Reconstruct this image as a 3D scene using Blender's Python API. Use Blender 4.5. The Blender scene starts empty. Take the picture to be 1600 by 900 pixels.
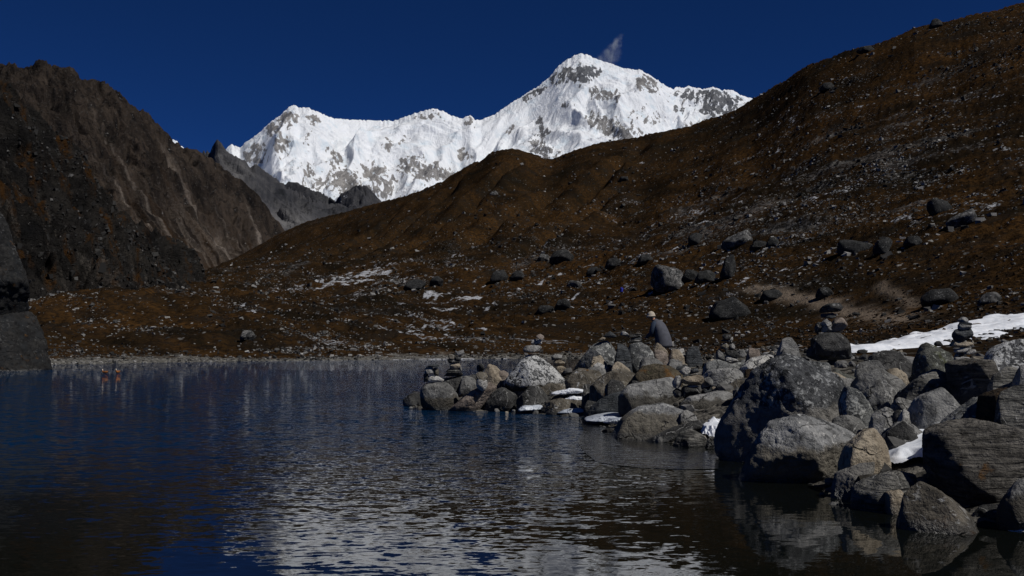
import bpy, bmesh, math, random
import numpy as np

# ------------------------------------------------------------------ camera, sky, sun, exposure
SC = bpy.context.scene
COL = SC.collection
F, HX, HY, CAMZ = 1570.0, 800.0, 535.0, 1.8        # focal length in photo pixels, vanishing point, eye height
cam_d = bpy.data.cameras.new('camera'); cam = bpy.data.objects.new('camera', cam_d); COL.objects.link(cam)
cam.location = (0, 0, CAMZ); cam.rotation_euler = (math.radians(90), 0, 0)
cam_d.sensor_width = 36; cam_d.lens = 36 * F / 1600; cam_d.shift_y = (HY - 450) / 1600
cam_d.clip_start = 0.1; cam_d.clip_end = 60000
SC.camera = cam
SUN_EL, SUN_AZ = math.radians(50), math.radians(122)      # azimuth clockwise from the view direction
w = bpy.data.worlds.new('World'); SC.world = w; w.use_nodes = True
nt = w.node_tree; nt.nodes.clear()
sky = nt.nodes.new('ShaderNodeTexSky'); sky.sky_type = 'NISHITA'; sky.sun_disc = False
sky.sun_elevation = SUN_EL; sky.sun_rotation = SUN_AZ
sky.altitude = 5000; sky.air_density = 0.45; sky.dust_density = 0.0; sky.ozone_density = 6.0
bg = nt.nodes.new('ShaderNodeBackground'); bg.inputs[1].default_value = 0.066
wo = nt.nodes.new('ShaderNodeOutputWorld')
deep = nt.nodes.new('ShaderNodeMix'); deep.data_type = 'RGBA'; deep.blend_type = 'MULTIPLY'; deep.inputs[0].default_value = 1
deep.inputs[7].default_value = (0.22, 0.56, 1.0, 1)           # thin dry air at 4700 m, polarised: a deep blue
nt.links.new(sky.outputs[0], deep.inputs[6]); nt.links.new(deep.outputs[2], bg.inputs[0]); nt.links.new(bg.outputs[0], wo.inputs[0])
sl = bpy.data.lights.new('sun', 'SUN'); sl.energy = 4.2; sl.angle = math.radians(0.53); sl.color = (1.0, 0.97, 0.92)
so = bpy.data.objects.new('sun', sl); COL.objects.link(so); so.location = (0, 0, 50)
from mathutils import Vector
sd = Vector((math.cos(SUN_EL) * math.sin(SUN_AZ), math.cos(SUN_EL) * math.cos(SUN_AZ), math.sin(SUN_EL)))
so.rotation_euler = sd.to_track_quat('Z', 'Y').to_euler()
SC.view_settings.view_transform = 'Standard'; SC.view_settings.look = 'None'
SC.view_settings.gamma = 1; SC.view_settings.exposure = -0.25; SC.view_settings.use_curve_mapping = False
SC.render.engine = 'CYCLES'; SC.cycles.use_denoising = True
SC.cycles.max_bounces = 5; SC.cycles.diffuse_bounces = 2; SC.cycles.glossy_bounces = 3
SC.cycles.volume_bounces = 0; SC.cycles.sample_clamp_indirect = 6

# ------------------------------------------------------------------ numeric helpers
rng0 = np.random.default_rng(7)
PERM = np.concatenate([rng0.permutation(256)] * 3).astype(np.int32)
GR = rng0.normal(size=(256, 3)); GR /= np.linalg.norm(GR, axis=1)[:, None]; GR = GR.astype(np.float32)
def gnoise(x, y, z):
    x = np.asarray(x, np.float64); y = np.asarray(y, np.float64) + 0 * x; z = np.asarray(z, np.float64) + 0 * x
    xi = np.floor(x).astype(np.int64); yi = np.floor(y).astype(np.int64); zi = np.floor(z).astype(np.int64)
    fx = (x - xi).astype(np.float32); fy = (y - yi).astype(np.float32); fz = (z - zi).astype(np.float32)
    u = fx * fx * fx * (fx * (fx * 6 - 15) + 10); v = fy * fy * fy * (fy * (fy * 6 - 15) + 10); ww = fz * fz * fz * (fz * (fz * 6 - 15) + 10)
    X0, Y0, Z0 = xi & 255, yi & 255, zi & 255; X1, Y1, Z1 = (xi + 1) & 255, (yi + 1) & 255, (zi + 1) & 255
    def g(a, b, c, dx, dy, dz):
        gg = GR[PERM[PERM[PERM[a] + b] + c]]
        return gg[..., 0] * dx + gg[..., 1] * dy + gg[..., 2] * dz
    n00 = g(X0, Y0, Z0, fx, fy, fz); n10 = g(X1, Y0, Z0, fx - 1, fy, fz); a0 = n00 + u * (n10 - n00)
    n00 = g(X0, Y1, Z0, fx, fy - 1, fz); n10 = g(X1, Y1, Z0, fx - 1, fy - 1, fz); a1 = n00 + u * (n10 - n00)
    n00 = g(X0, Y0, Z1, fx, fy, fz - 1); n10 = g(X1, Y0, Z1, fx - 1, fy, fz - 1); b0 = n00 + u * (n10 - n00)
    n00 = g(X0, Y1, Z1, fx, fy - 1, fz - 1); n10 = g(X1, Y1, Z1, fx - 1, fy - 1, fz - 1); b1 = n00 + u * (n10 - n00)
    a = a0 + v * (a1 - a0); b = b0 + v * (b1 - b0)
    return (a + ww * (b - a)) * 1.5
def fbm(x, y, z=0.0, o=4, gain=0.5, lac=2.03):
    s = 0.0; a = 1.0
    for i in range(o):
        s = s + a * gnoise(x, y, np.asarray(z) + 17.3 * i); a *= gain; x = x * lac; y = y * lac; z = np.asarray(z) * lac
    return s
def ridged(x, y, z=0.0, o=4, gain=0.5, lac=2.07):
    s = 0.0; a = 1.0
    for i in range(o):
        s = s + a * (1 - 2 * np.abs(gnoise(x, y, np.asarray(z) + 11.7 * i))); a *= gain; x = x * lac; y = y * lac; z = np.asarray(z) * lac
    return s
def sstep(a, b, x):
    t = np.clip((x - a) / (b - a), 0, 1); return t * t * (3 - 2 * t)
def interp(x, pts):
    p = np.array(pts, float); return np.interp(x, p[:, 0], p[:, 1])
def at(px, py, Y):                                  # a point seen at photo pixel px, py that lies Y metres ahead
    return np.array([(px - HX) / F * Y, Y, CAMZ - (py - HY) / F * Y])

# ------------------------------------------------------------------ mesh helpers
def mesh_arrays(name, V, Q, smooth=True, attrs=None):
    V = np.asarray(V, np.float32); Q = np.asarray(Q, np.int32); k = Q.shape[1]
    me = bpy.data.meshes.new(name)
    me.vertices.add(len(V)); me.vertices.foreach_set('co', V.ravel())
    me.loops.add(Q.size); me.loops.foreach_set('vertex_index', Q.ravel())
    me.polygons.add(len(Q)); me.polygons.foreach_set('loop_start', np.arange(0, Q.size, k, dtype=np.int32))
    me.polygons.foreach_set('use_smooth', np.full(len(Q), smooth))
    for an, av in (attrs or {}).items():
        av = np.asarray(av, np.float32)
        if av.ndim == 1:
            a = me.attributes.new(an, 'FLOAT', 'POINT'); a.data.foreach_set('value', av)
        else:
            a = me.attributes.new(an, 'FLOAT_COLOR', 'POINT')
            a.data.foreach_set('color', np.concatenate([av, np.ones((len(av), 1), np.float32)], 1).ravel())
    me.update(calc_edges=True); me.validate()
    return me
def grid_faces(nr, nc):
    i = (np.arange(nr - 1)[:, None] * nc + np.arange(nc - 1)[None, :]).ravel()
    return np.stack([i, i + 1, i + nc + 1, i + nc], 1)
def link(name, me, mat=None, parent=None, loc=(0, 0, 0)):
    o = bpy.data.objects.new(name, me); COL.objects.link(o); o.location = loc
    if mat is not None: me.materials.append(mat)
    if parent is not None: o.parent = parent
    return o
def tag(o, label=None, cat=None, group=None, kind=None):
    if label: o['label'] = label
    if cat: o['category'] = cat
    if group: o['group'] = group
    if kind: o['kind'] = kind
    elif cat: o['kind'] = 'thing'
    return o
def empty(name, loc):
    o = bpy.data.objects.new(name, None); COL.objects.link(o); o.location = loc; o.empty_display_size = 0.1
    return o

# ------------------------------------------------------------------ material helpers
class NT:
    def __init__(s, name):
        s.m = bpy.data.materials.new(name); s.m.use_nodes = True; s.t = s.m.node_tree; s.t.nodes.clear()
        s.out = s.t.nodes.new('ShaderNodeOutputMaterial')
        s.b = s.t.nodes.new('ShaderNodeBsdfPrincipled'); s.L(s.b.outputs[0], s.out.inputs[0])
    def N(s, t, **kw):
        n = s.t.nodes.new('ShaderNode' + t)
        for k, v in kw.items(): setattr(n, k, v)
        return n
    def L(s, a, b): s.t.links.new(a, b)
    def put(s, sock, v):
        if hasattr(v, 'is_output') or isinstance(v, bpy.types.NodeSocket): s.L(v, sock)
        else:
            if sock.type == 'RGBA' and len(v) == 3: v = (*v, 1)
            sock.default_value = v
    def attr(s, name, col=False):
        n = s.N('Attribute'); n.attribute_name = name; return n.outputs['Color' if col else 'Fac']
    def math(s, op, a, b=0.0, c=None, clamp=False):
        n = s.N('Math', operation=op, use_clamp=clamp); s.put(n.inputs[0], a); s.put(n.inputs[1], b)
        if c is not None: s.put(n.inputs[2], c)
        return n.outputs[0]
    def vmath(s, op, a, b):
        n = s.N('VectorMath', operation=op); s.put(n.inputs[0], a); s.put(n.inputs[1], b); return n.outputs[0]
    def noise(s, vec, scale, detail=4, rough=0.55, dist=0.0):
        n = s.N('TexNoise'); s.put(n.inputs['Vector'], vec); s.put(n.inputs['Scale'], scale); s.put(n.inputs['Detail'], detail)
        s.put(n.inputs['Roughness'], rough); s.put(n.inputs['Distortion'], dist); return n.outputs[0]
    def voro(s, vec, scale, feature='F1', out=0, rand=1.0):
        n = s.N('TexVoronoi', feature=feature); s.put(n.inputs['Vector'], vec); s.put(n.inputs['Scale'], scale); s.put(n.inputs['Randomness'], rand); return n.outputs[out]
    def mix(s, f, a, b, mode='MIX'):
        n = s.N('Mix', data_type='RGBA', blend_type=mode); s.put(n.inputs[0], f); s.put(n.inputs[6], a); s.put(n.inputs[7], b); return n.outputs[2]
    def ramp(s, f, a, b, lo=0.0, hi=1.0):            # smooth map of f from [a,b] to [lo,hi]
        n = s.N('MapRange', interpolation_type='SMOOTHSTEP'); s.put(n.inputs[0], f); s.put(n.inputs[1], a); s.put(n.inputs[2], b); s.put(n.inputs[3], lo); s.put(n.inputs[4], hi); return n.outputs[0]
    def bump(s, h, strength, dist, normal=None):
        n = s.N('Bump'); s.put(n.inputs['Height'], h); s.put(n.inputs['Strength'], strength); s.put(n.inputs['Distance'], dist)
        if normal is not None: s.L(normal, n.inputs['Normal'])
        return n.outputs[0]
    def objco(s, rand=True):
        o = s.N('TexCoord').outputs['Object']
        if not rand: return o
        r = s.N('ObjectInfo').outputs['Random']; c = s.N('CombineXYZ')
        s.put(c.inputs[0], s.math('MULTIPLY', r, 91.0)); s.put(c.inputs[1], s.math('MULTIPLY', r, 57.0)); s.put(c.inputs[2], s.math('MULTIPLY', r, 23.0))
        return s.vmath('ADD', o, c.outputs[0])
    def pos(s): return s.N('NewGeometry').outputs['Position']
    def sepz(s, v, i=2):
        n = s.N('SeparateXYZ'); s.put(n.inputs[0], v); return n.outputs[i]
    def scale(s, v, xyz): return s.vmath('MULTIPLY', v, xyz)
    def done(s, col, rough=0.9, normal=None, spec=0.3, ior=None):
        s.put(s.b.inputs['Base Color'], col); s.put(s.b.inputs['Roughness'], rough); s.put(s.b.inputs['Specular IOR Level'], spec)
        if normal is not None: s.L(normal, s.b.inputs['Normal'])
        if ior: s.b.inputs['IOR'].default_value = ior
        return s.m
def flat_mat(name, col, rough=0.8, var=0.25, sc=30):
    m = NT(name); o = m.objco(); n = m.noise(o, sc, 4)
    c = m.mix(m.ramp(n, 0.3, 0.7), tuple(x * (1 - var) for x in col), tuple(min(1, x * (1 + var)) for x in col))
    return m.done(c, rough, m.bump(n, 0.3, 0.01))

# ------------------------------------------------------------------ the lake's outline and the height of the land
LAKE = np.array([(0, 2.2), (3, 2.4), (7, 4), (6.4, 7.4), (5.2, 9.2), (4.5, 9.9), (4.0, 10.6), (3.7, 11.6), (3.7, 13), (3.9, 15), (3.9, 16.6), (3.2, 17.6), (2.4, 18.7), (2.0, 20.5),
    (1.9, 22), (1.7, 24.2), (0.9, 25.2), (-0.3, 26.1), (-1.5, 26.8), (-2.5, 27.3), (-2.9, 28), (-2.4, 29.6), (-0.4, 30.8), (1.2, 32), (2.6, 35), (3.6, 42), (5, 60), (7, 90), (7.7, 113),
    (2, 111), (-6, 107), (-18, 101), (-29, 92), (-37, 82), (-46, 76), (-50, 66), (-54, 50), (-50, 28), (-42, 10), (-20, 3)], float)
def lake_sdf(X, Y):                                 # metres inland (+) or out on the lake (-)
    d = np.full(X.shape, 1e18); ins = np.zeros(X.shape, bool); P = LAKE; n = len(P)
    for i in range(n):
        a, b = P[i], P[(i + 1) % n]; ex, ey = b - a
        wx, wy = X - a[0], Y - a[1]; t = np.clip((wx * ex + wy * ey) / (ex * ex + ey * ey), 0, 1)
        d = np.minimum(d, (wx - t * ex) ** 2 + (wy - t * ey) ** 2)
        c = ((a[1] > Y) != (b[1] > Y)) & (X < ex * (Y - a[1]) / (ey if abs(ey) > 1e-9 else 1e-9) + a[0]); ins ^= c
    return np.where(ins, -1, 1) * np.sqrt(d)
# side view of the land along the sight lines of some columns: (metres ahead, photo row)
PROF = {
 -700: [(60, 560), (120, 520), (200, 480), (350, 455), (700, 445), (1500, 440), (2500, 440)],
 100: [(80, 567), (120, 540), (200, 492), (350, 464), (700, 452), (1500, 445), (2500, 445)],
 300: [(90, 564), (150, 527), (250, 480), (400, 456), (800, 442), (1600, 434), (2500, 436)],
 400: [(95, 563), (150, 527), (250, 482), (400, 450), (800, 412), (1350, 388)],
 500: [(101, 561), (150, 530), (250, 484), (400, 444), (700, 398), (1080, 341)],
 600: [(105, 560), (150, 530), (250, 482), (400, 432), (600, 385), (930, 315)],
 700: [(108, 560), (150, 528), (250, 478), (400, 415), (550, 350), (770, 281)],
 800: [(110, 559), (150, 527), (250, 472), (400, 395), (550, 310), (690, 234)],
 900: [(60, 551), (112, 538), (150, 515), (250, 452), (400, 372), (665, 236)],
 1000: [(40, 551), (60, 542), (100, 515), (190, 462), (350, 365), (640, 215)],
 1100: [(40, 548), (60, 535), (100, 497), (190, 432), (350, 322), (590, 190)],
 1180: [(40, 546), (60, 530), (100, 485), (190, 408), (350, 278), (537, 155)],
 1300: [(40, 542), (60, 521), (100, 468), (190, 372), (330, 205), (440, 92)],
 1450: [(40, 529), (60, 505), (100, 445), (190, 322), (300, 170), (400, 44)],
 1600: [(40, 508), (60, 480), (100, 415), (190, 272), (290, 115), (375, 6)],
 2300: [(40, 480), (60, 440), (100, 340), (190, 150), (300, -50), (370, -110)]}
CREST = [(-700, 440, 2500), (250, 437, 2200), (300, 438, 1700), (330, 424, 1550), (360, 408, 1450), (400, 386, 1340), (440, 364, 1210), (480, 346, 1130), (510, 338, 1070), (540, 331, 1030), (600, 315, 930), (650, 301, 850), (690, 284, 785), (720, 266, 745), (745, 253, 725),
 (765, 242, 705), (785, 235, 692), (800, 233, 690), (815, 235, 690), (830, 241, 692), (850, 249, 697), (862, 250, 699), (880, 243, 690), (900, 235, 670), (940, 224, 655), (975, 218, 648), (1000, 215, 640), (1020, 209, 630), (1050, 203, 615), (1080, 197, 600), (1100, 189, 590),
 (1130, 180, 570), (1150, 172, 555), (1180, 154, 537), (1210, 136, 515), (1230, 124, 500), (1255, 108, 480), (1280, 97, 460), (1300, 91, 445), (1340, 78, 430), (1370, 72, 420), (1400, 60, 412), (1430, 47, 405), (1460, 40, 398), (1490, 33, 393), (1520, 25, 388), (1560, 16, 381), (1600, 4, 375), (1700, -30, 370), (2300, -120, 370)]
CR = np.array(CREST, float)
PCOLS = np.array(sorted(PROF), float)
LY = np.linspace(math.log(30), math.log(2600), 260)
def _prof(c):
    p = np.array(PROF[c], float); ly = np.log(p[:, 0]); r = np.interp(LY, ly, p[:, 1])
    return r
PT = np.array([_prof(c) for c in sorted(PROF)])
k5 = np.ones(9) / 9
PT = np.array([np.convolve(np.pad(r, 4, 'edge'), k5, 'valid') for r in PT])
# gullies that run down the far part of the hillside: (pixel, row, metres) at head and foot
GULLY = [((850, 268, 660), (560, 402, 470)), ((800, 300, 610), (600, 398, 460)), ((905, 300, 560), (700, 388, 420)), ((745, 262, 715), (520, 392, 520)), ((960, 330, 470), (760, 405, 340)),
         ((690, 290, 770), (470, 395, 600)), ((1010, 240, 590), (880, 330, 450))]
def land(X, Y, fine=True):
    X = np.asarray(X, float); Y = np.asarray(Y, float)
    col = HX + F * X / np.maximum(Y, 0.5); col = np.clip(col, -700, 2300)
    ly = np.clip((np.log(np.maximum(Y, 30.01)) - LY[0]) / (LY[1] - LY[0]), 0, len(LY) - 1.001)
    ci = np.clip(np.searchsorted(PCOLS, col) - 1, 0, len(PCOLS) - 2)
    tc = (col - PCOLS[ci]) / (PCOLS[ci + 1] - PCOLS[ci])
    li = ly.astype(int); tl = ly - li
    def S(c): return PT[c, li] * (1 - tl) + PT[c, li + 1] * tl
    row = S(ci) * (1 - tc) + S(ci + 1) * tc
    Yc = np.interp(col, CR[:, 0], CR[:, 2]); rc = np.interp(col, CR[:, 0], CR[:, 1])
    lyc = np.clip((np.log(Yc) - LY[0]) / (LY[1] - LY[0]), 0, len(LY) - 1.001); lci = lyc.astype(int); tlc = lyc - lci
    rt = (PT[ci, lci] * (1 - tlc) + PT[ci, lci + 1] * tlc) * (1 - tc) + (PT[ci + 1, lci] * (1 - tlc) + PT[ci + 1, lci + 1] * tlc) * tc
    q = Y / Yc
    row = row + (rc - rt) * sstep(0.55, 1.0, q)
    zin = CAMZ + (HY - row) / F * Y
    zc = CAMZ + (HY - rc) / F * Yc
    back = zc - 0.42 * (Y - Yc) - 0.0
    zin = np.where((q > 1) & (col > 330), np.maximum(back, -30), zin)
    rel = np.clip(np.minimum(1, np.abs(1 - q) * 5), 0.12, 1)     # the crest keeps its line
    h = sstep(30, 110, Y)
    amp = np.clip(Y / 300, 0.05, 1.3)
    warp = 6 * gnoise(X / 40, Y / 40, 3.1)
    n = 3.2 * fbm((X + warp) / 70, (Y + warp) / 95, 0.0, 3) + 1.5 * ridged(X / 33, Y / 45, 5.0, 2)
    zin = zin + h * n * amp * rel
    zin = zin + 0.55 * fbm(X / 9, Y / 12, 9.0, 3) * np.clip(Y / 140, 0.1, 1.2) * np.maximum(rel, 0.3)
    if fine:
        zin = zin + 0.22 * fbm(X / 1.7, Y / 2.3, 2.0, 3) * np.clip(Y / 70, 0.25, 2.2)
        # small terraces of turf and stones across the slope
        al = -0.52 * X + 0.85 * Y; ac = 0.85 * X + 0.52 * Y
        zin = zin + 0.9 * np.abs(fbm(al / 26 + 0.4 * gnoise(X / 9, Y / 9, 1), ac / 6.0, 4.4, 2)) * np.clip(Y / 150, 0, 1.6)
    for (a, b) in GULLY:
        A = at(*a); B = at(*b); ex, ey = B[0] - A[0], B[1] - A[1]; L2 = ex * ex + ey * ey
        t = np.clip(((X - A[0]) * ex + (Y - A[1]) * ey) / L2, -0.05, 1); wob = 5 * gnoise(X / 30, Y / 30, 8)
        dist = np.hypot(X - A[0] - t * ex, Y - A[1] - t * ey) + wob
        zin = zin - 6.5 * np.exp(-(dist / 6.0) ** 2) * np.sin(np.clip(t, 0.03, 1) * math.pi) ** 0.6 + 3.0 * np.exp(-((dist - 11) / 7) ** 2) * np.sin(np.clip(t, 0.03, 1) * math.pi)
    s = lake_sdf(X, Y)
    wob = 0.25 * gnoise(X / 1.3, Y / 1.3, 6) * np.clip(Y / 30, 0.6, 3)
    se = s + wob
    near = 1.6 * (1 - np.exp(-(np.maximum(se, 0) / 3.6) ** 1.3)) + 0.015 * np.maximum(se, 0) + 0.085 * np.maximum(se - 5, 0) + 0.05 * fbm(X / 0.7, Y / 0.7, 1.0, 3)
    far = 0.06 * np.maximum(se, 0) + 0.035 * np.maximum(se - 6, 0) * 1.5
    kf = sstep(45, 90, Y)
    bank = near * (1 - kf) + far * kf
    inland = np.where(Y < 34, 1.3 + 0.006 * (Y - 10) + 0.05 * np.maximum(X - 9, 0), zin)
    t34 = sstep(30, 46, Y); inland = (1.3 + 0.006 * (Y - 10) + 0.05 * np.maximum(X - 9, 0)) * (1 - t34) + zin * t34
    inland = np.maximum(inland, 0.15)
    k = 0.35
    hmin = np.clip(0.5 + 0.5 * (inland - bank) / k, 0, 1); z = inland * (1 - hmin) + bank * hmin - k * hmin * (1 - hmin) * sstep(0.5, 3, se)
    far_in = sstep(18, 60, s); z = z * (1 - far_in) + np.maximum(inland, bank * 0) * far_in
    z = z - 0.15 * np.exp(-((X - 4.35) / 1.1) ** 2 - ((Y - 29.2) / 1.6) ** 2)      # hollow behind the boulders
    z = np.where(se < 0, np.maximum(-0.22 + 0.4 * np.minimum(se, 0) * 0.6, -4.0) * sstep(0, 0.5, -se), z)
    return z
YS = np.geomspace(5, 2600, 2500)
def hit(px, py, ymin=30.0):                         # where the sight line through a photo pixel meets the land
    ys = YS[YS > ymin]; X = (px - HX) / F * ys; zr = CAMZ - (py - HY) / F * ys
    h = land(X, ys) >= zr; i = int(np.argmax(h)) if h.any() else len(ys) - 1
    return np.array([X[i], ys[i], float(land(X[i:i + 1], ys[i:i + 1])[0])])
def blob(col, ly, c, y, rc, rl, rot=0.0):
    a = (col - c) / rc; b = (ly - math.log(y)) / rl
    return np.exp(-(a * a + b * b) * 1.2)
def line_mask(X, Y, pts, wid):
    m = np.zeros(X.shape)
    for a, b in zip(pts[:-1], pts[1:]):
        ex, ey = b[0] - a[0], b[1] - a[1]; t = np.clip(((X - a[0]) * ex + (Y - a[1]) * ey) / (ex * ex + ey * ey + 1e-9), 0, 1)
        d = np.hypot(X - a[0] - t * ex, Y - a[1] - t * ey); m = np.maximum(m, np.exp(-(d / wid) ** 2))
    return m

# ------------------------------------------------------------------ ground sheet: valley floor, lake bank and brown hillside in one
cols = np.concatenate([np.linspace(-700, -20, 50), np.arange(0, 1601, 2.6), np.linspace(1615, 2300, 50)])
rows = np.concatenate([np.geomspace(4.2, 30, 90), np.geomspace(30.3, 760, 520)[0:], np.geomspace(765, 2600, 90), [3000, 4000, 6000, 9000, 16000, 30000]])
GY, GC = np.meshgrid(rows, cols, indexing='ij'); GX = (GC - HX) / F * GY
GZ = land(GX, np.minimum(GY, 2600))
GZ = np.where(GY > 2600, np.minimum(GZ, -20.0), GZ)
LYG = np.log(GY); SDF = lake_sdf(GX, GY)
# how stony the ground is
AL = -0.52 * GX + 0.85 * GY; AC = 0.85 * GX + 0.52 * GY
diag = fbm(AL / 60, AC / 11, 2.2, 3)
rock = 0.45 * fbm(GX / 22, GY / 30, 7.7, 4) + 0.45 * diag + 0.03
for (c, y, rc, rl, a) in [(1330, 240, 150, 0.28, 0.55), (1250, 300, 120, 0.25, 0.35), (1500, 250, 130, 0.3, 0.55), (1480, 330, 110, 0.16, 0.35), (1150, 260, 130, 0.3, 0.35), (1050, 300, 90, 0.3, 0.3), (1260, 95, 130, 0.35, 0.5), (1480, 70, 140, 0.25, 0.6), (1150, 75, 90, 0.3, 0.4), (600, 330, 130, 0.4, 0.35), (430, 500, 90, 0.4, 0.4), (320, 330, 80, 0.3, 0.4), (220, 200, 140, 0.35, 0.45), (150, 330, 120, 0.4, 0.3),
        (900, 250, 120, 0.3, 0.2), (950, 130, 90, 0.3, 0.1), (1400, 110, 100, 0.3, -0.4), (780, 600, 160, 0.3, -0.5), (640, 760, 160, 0.3, -0.5), (1000, 520, 130, 0.2, -0.4), (1500, 380, 160, 0.08, -0.3), (1200, 480, 90, 0.2, -0.35), (800, 170, 120, 0.25, -0.5), (1560, 130, 90, 0.2, -0.2)]:
    rock = rock + (0.65 if a > 0 else 1.0) * a * blob(GC, LYG, c, y, rc, rl)
gravel = np.exp(-np.maximum(SDF - 1, 0) / 8.0) * sstep(60, 80, GY) + np.exp(-np.maximum(SDF - 5, 0) / 4) * (1 - sstep(30, 50, GY)) * 1.2
rock = np.clip(rock, 0, 1)
bandm = sstep(-0.35, 0.35, fbm(AL / 50, AC / 9, 12.2, 4)) * (0.35 + 0.65 * sstep(0.02, 0.35, rock))
bandm = bandm * (1 - 0.8 * np.clip(sum(blob(GC, LYG, *q) for q in [(800, 600, 170, 0.25), (640, 760, 170, 0.3), (1020, 540, 130, 0.18), (1250, 430, 150, 0.12), (1560, 130, 90, 0.2), (800, 170, 110, 0.2)]), 0, 1))
# snow left lying in the hollows
sn = 0.9 * fbm(GX / 6.5 + 0.6 * gnoise(GX / 20, GY / 20, 1), GY / 6.5, 1.5, 4) + 0.35 * fbm(AL / 16, AC / 3.5, 3.5, 2)
zone = 0.0
for (c, y, rc, rl, a) in [(600, 350, 130, 0.26, 0.62), (700, 240, 95, 0.18, 0.55), (560, 420, 120, 0.2, 0.4), (740, 215, 70, 0.14, 0.4), (500, 300, 120, 0.3, 0.25), (450, 330, 80, 0.2, 0.2), (390, 190, 30, 0.1, 0.6), (850, 330, 160, 0.35, 0.22), (1100, 230, 180, 0.4, 0.16), (1400, 260, 200, 0.4, 0.12), (1250, 90, 110, 0.25, 0.25), (1050, 330, 130, 0.3, 0.22), (1420, 60, 180, 0.3, 0.15)]:
    zone = zone + a * blob(GC, LYG, c, y, rc, rl)
snow = 0.78 * sstep(0.33, 1.0, sn * 0.75 + zone * 0.8 - 0.05)
PATHS = [[(955, 506), (1000, 480), (1062, 462), (1110, 450), (1180, 437), (1260, 405)], [(1010, 458), (1060, 455), (1100, 447)], [(880, 470), (930, 452), (990, 434)], [(640, 517), (700, 500), (760, 515)], [(800, 460), (860, 432), (930, 415)], [(1120, 455), (1180, 430), (1250, 418), (1330, 385)], [(1390, 372), (1470, 352), (1560, 322)], [(1000, 400), (1060, 388), (1120, 362)], [(1040, 430), (1120, 412), (1210, 392)]]
for p in PATHS:
    P = [hit(*q) for q in p]; wid = 0.0030 * np.clip(GY, 60, 400)
    snow = np.maximum(snow, line_mask(GX, GY, P, np.maximum(wid, 0.22)) * sstep(-0.25, 0.3, gnoise(GX / 5, GY / 5, 3.3)))
shore_ice = sstep(99, 104, GY) * sstep(1.7, 0.6, SDF) * sstep(-0.1, 0.25, SDF) * sstep(540, 600, GC) * sstep(820, 780, GC)
frost = 0.50 * sstep(0.88, 1.04, ridged(AL / 42 + 0.5 * gnoise(GX / 12, GY / 12, 3), AC / 5.5, 21.0, 2, 0.4)) * sstep(0.0, 0.5, fbm(GX / 30, GY / 40, 15.0, 3) + 0.02) * (0.45 + 0.55 * sstep(380, 520, GC)) * sstep(80, 140, GY) * sstep(520, 380, GY)
snow = np.maximum(snow, frost)
snow = np.maximum(snow, shore_ice * sstep(-0.2, 0.1, gnoise(GX / 4, GY / 2, 1)))
DIRT = [hit(*q) for q in [(1175, 448), (1215, 458), (1250, 466), (1290, 474), (1345, 490), (1420, 500)]]
DIRT2 = [hit(*q) for q in [(1375, 445), (1405, 462), (1430, 480)]]
dirt = np.maximum(line_mask(GX, GY, DIRT, 1.5 + 1.2 * gnoise(GX / 3, GY / 3, 5)), 0.7 * line_mask(GX, GY, DIRT2, 0.8))
tone = np.clip(0.48 + 0.5 * fbm(GX / 45, GY / 60, 3.3, 3) + 0.5 * fbm(AL / 30, AC / 5, 5.3, 4), 0, 1)
V = np.stack([GX.ravel(), GY.ravel(), GZ.ravel()], 1)
keep_z = V
me = mesh_arrays('ground', V, grid_faces(len(rows), len(cols)), True,
                 dict(rock=rock.ravel(), pebbly=bandm.ravel(), snow=snow.ravel(), gravel=gravel.ravel(), dirt=dirt.ravel(), tone=tone.ravel()))
m = NT('moor grass, stones and snow'); p = m.pos()
dist = m.N('CameraData').outputs['View Z Depth'] if False else m.sepz(p, 1)
big = m.noise(p, 0.35, 5, 0.6); fine = m.noise(p, 3.2, 4, 0.6); mid = m.noise(p, 0.9, 4, 0.65)
grass = m.mix(m.attr('tone'), (0.0105, 0.008, 0.005), (0.056, 0.0285, 0.0098))
grass = m.mix(m.ramp(mid, 0.42, 0.62, 0, 0.85), grass, (0.009, 0.0068, 0.0052))
grass = m.mix(m.ramp(m.noise(p, 0.09, 5, 0.65), 0.5, 0.68, 0, 0.75), grass, (0.014, 0.012, 0.010))
grass = m.mix(m.ramp(fine, 0.55, 0.8, 0, 0.6), grass, (0.07, 0.039, 0.0145))
st = m.voro(p, 0.8, 'F1', 1); stv = m.sepz(st, 0)
stone = m.mix(m.ramp(stv, 0.25, 0.95), (0.028, 0.028, 0.029), (0.20, 0.19, 0.18))
stone = m.mix(m.ramp(fine, 0.3, 0.7), m.mix(0.6, stone, (0.02, 0.02, 0.02)), stone)
rk = m.math('ADD', m.attr('rock'), m.math('MULTIPLY', m.math('SUBTRACT', mid, 0.5), 1.7))
c = m.mix(m.ramp(rk, 0.5, 0.8, 0, 0.55), grass, stone)
for (vs, lo, hi) in ((0.75, 0.16, 0.30), (1.9, 0.17, 0.32)):      # stones too small to build, lying in the turf
    vn = m.N('TexVoronoi'); m.put(vn.inputs['Vector'], m.scale(p, (1.0, 0.62, 1.0))); vn.inputs['Scale'].default_value = vs; vc = m.sepz(vn.outputs['Color'], 0); vd = vn.outputs['Distance']
    spot = m.math('MULTIPLY', m.ramp(vd, lo, hi, 1.0, 0.0), m.ramp(m.math('ADD', m.attr('pebbly'), m.math('MULTIPLY', m.math('SUBTRACT', m.sepz(vn.outputs['Color'], 1), 0.5), 1.1)), 0.42, 0.52))
    c = m.mix(m.math('MULTIPLY', spot, 0.9), c, m.mix(m.ramp(vc, 0.35, 0.85), (0.018, 0.018, 0.019), (0.21, 0.205, 0.195)))
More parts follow.
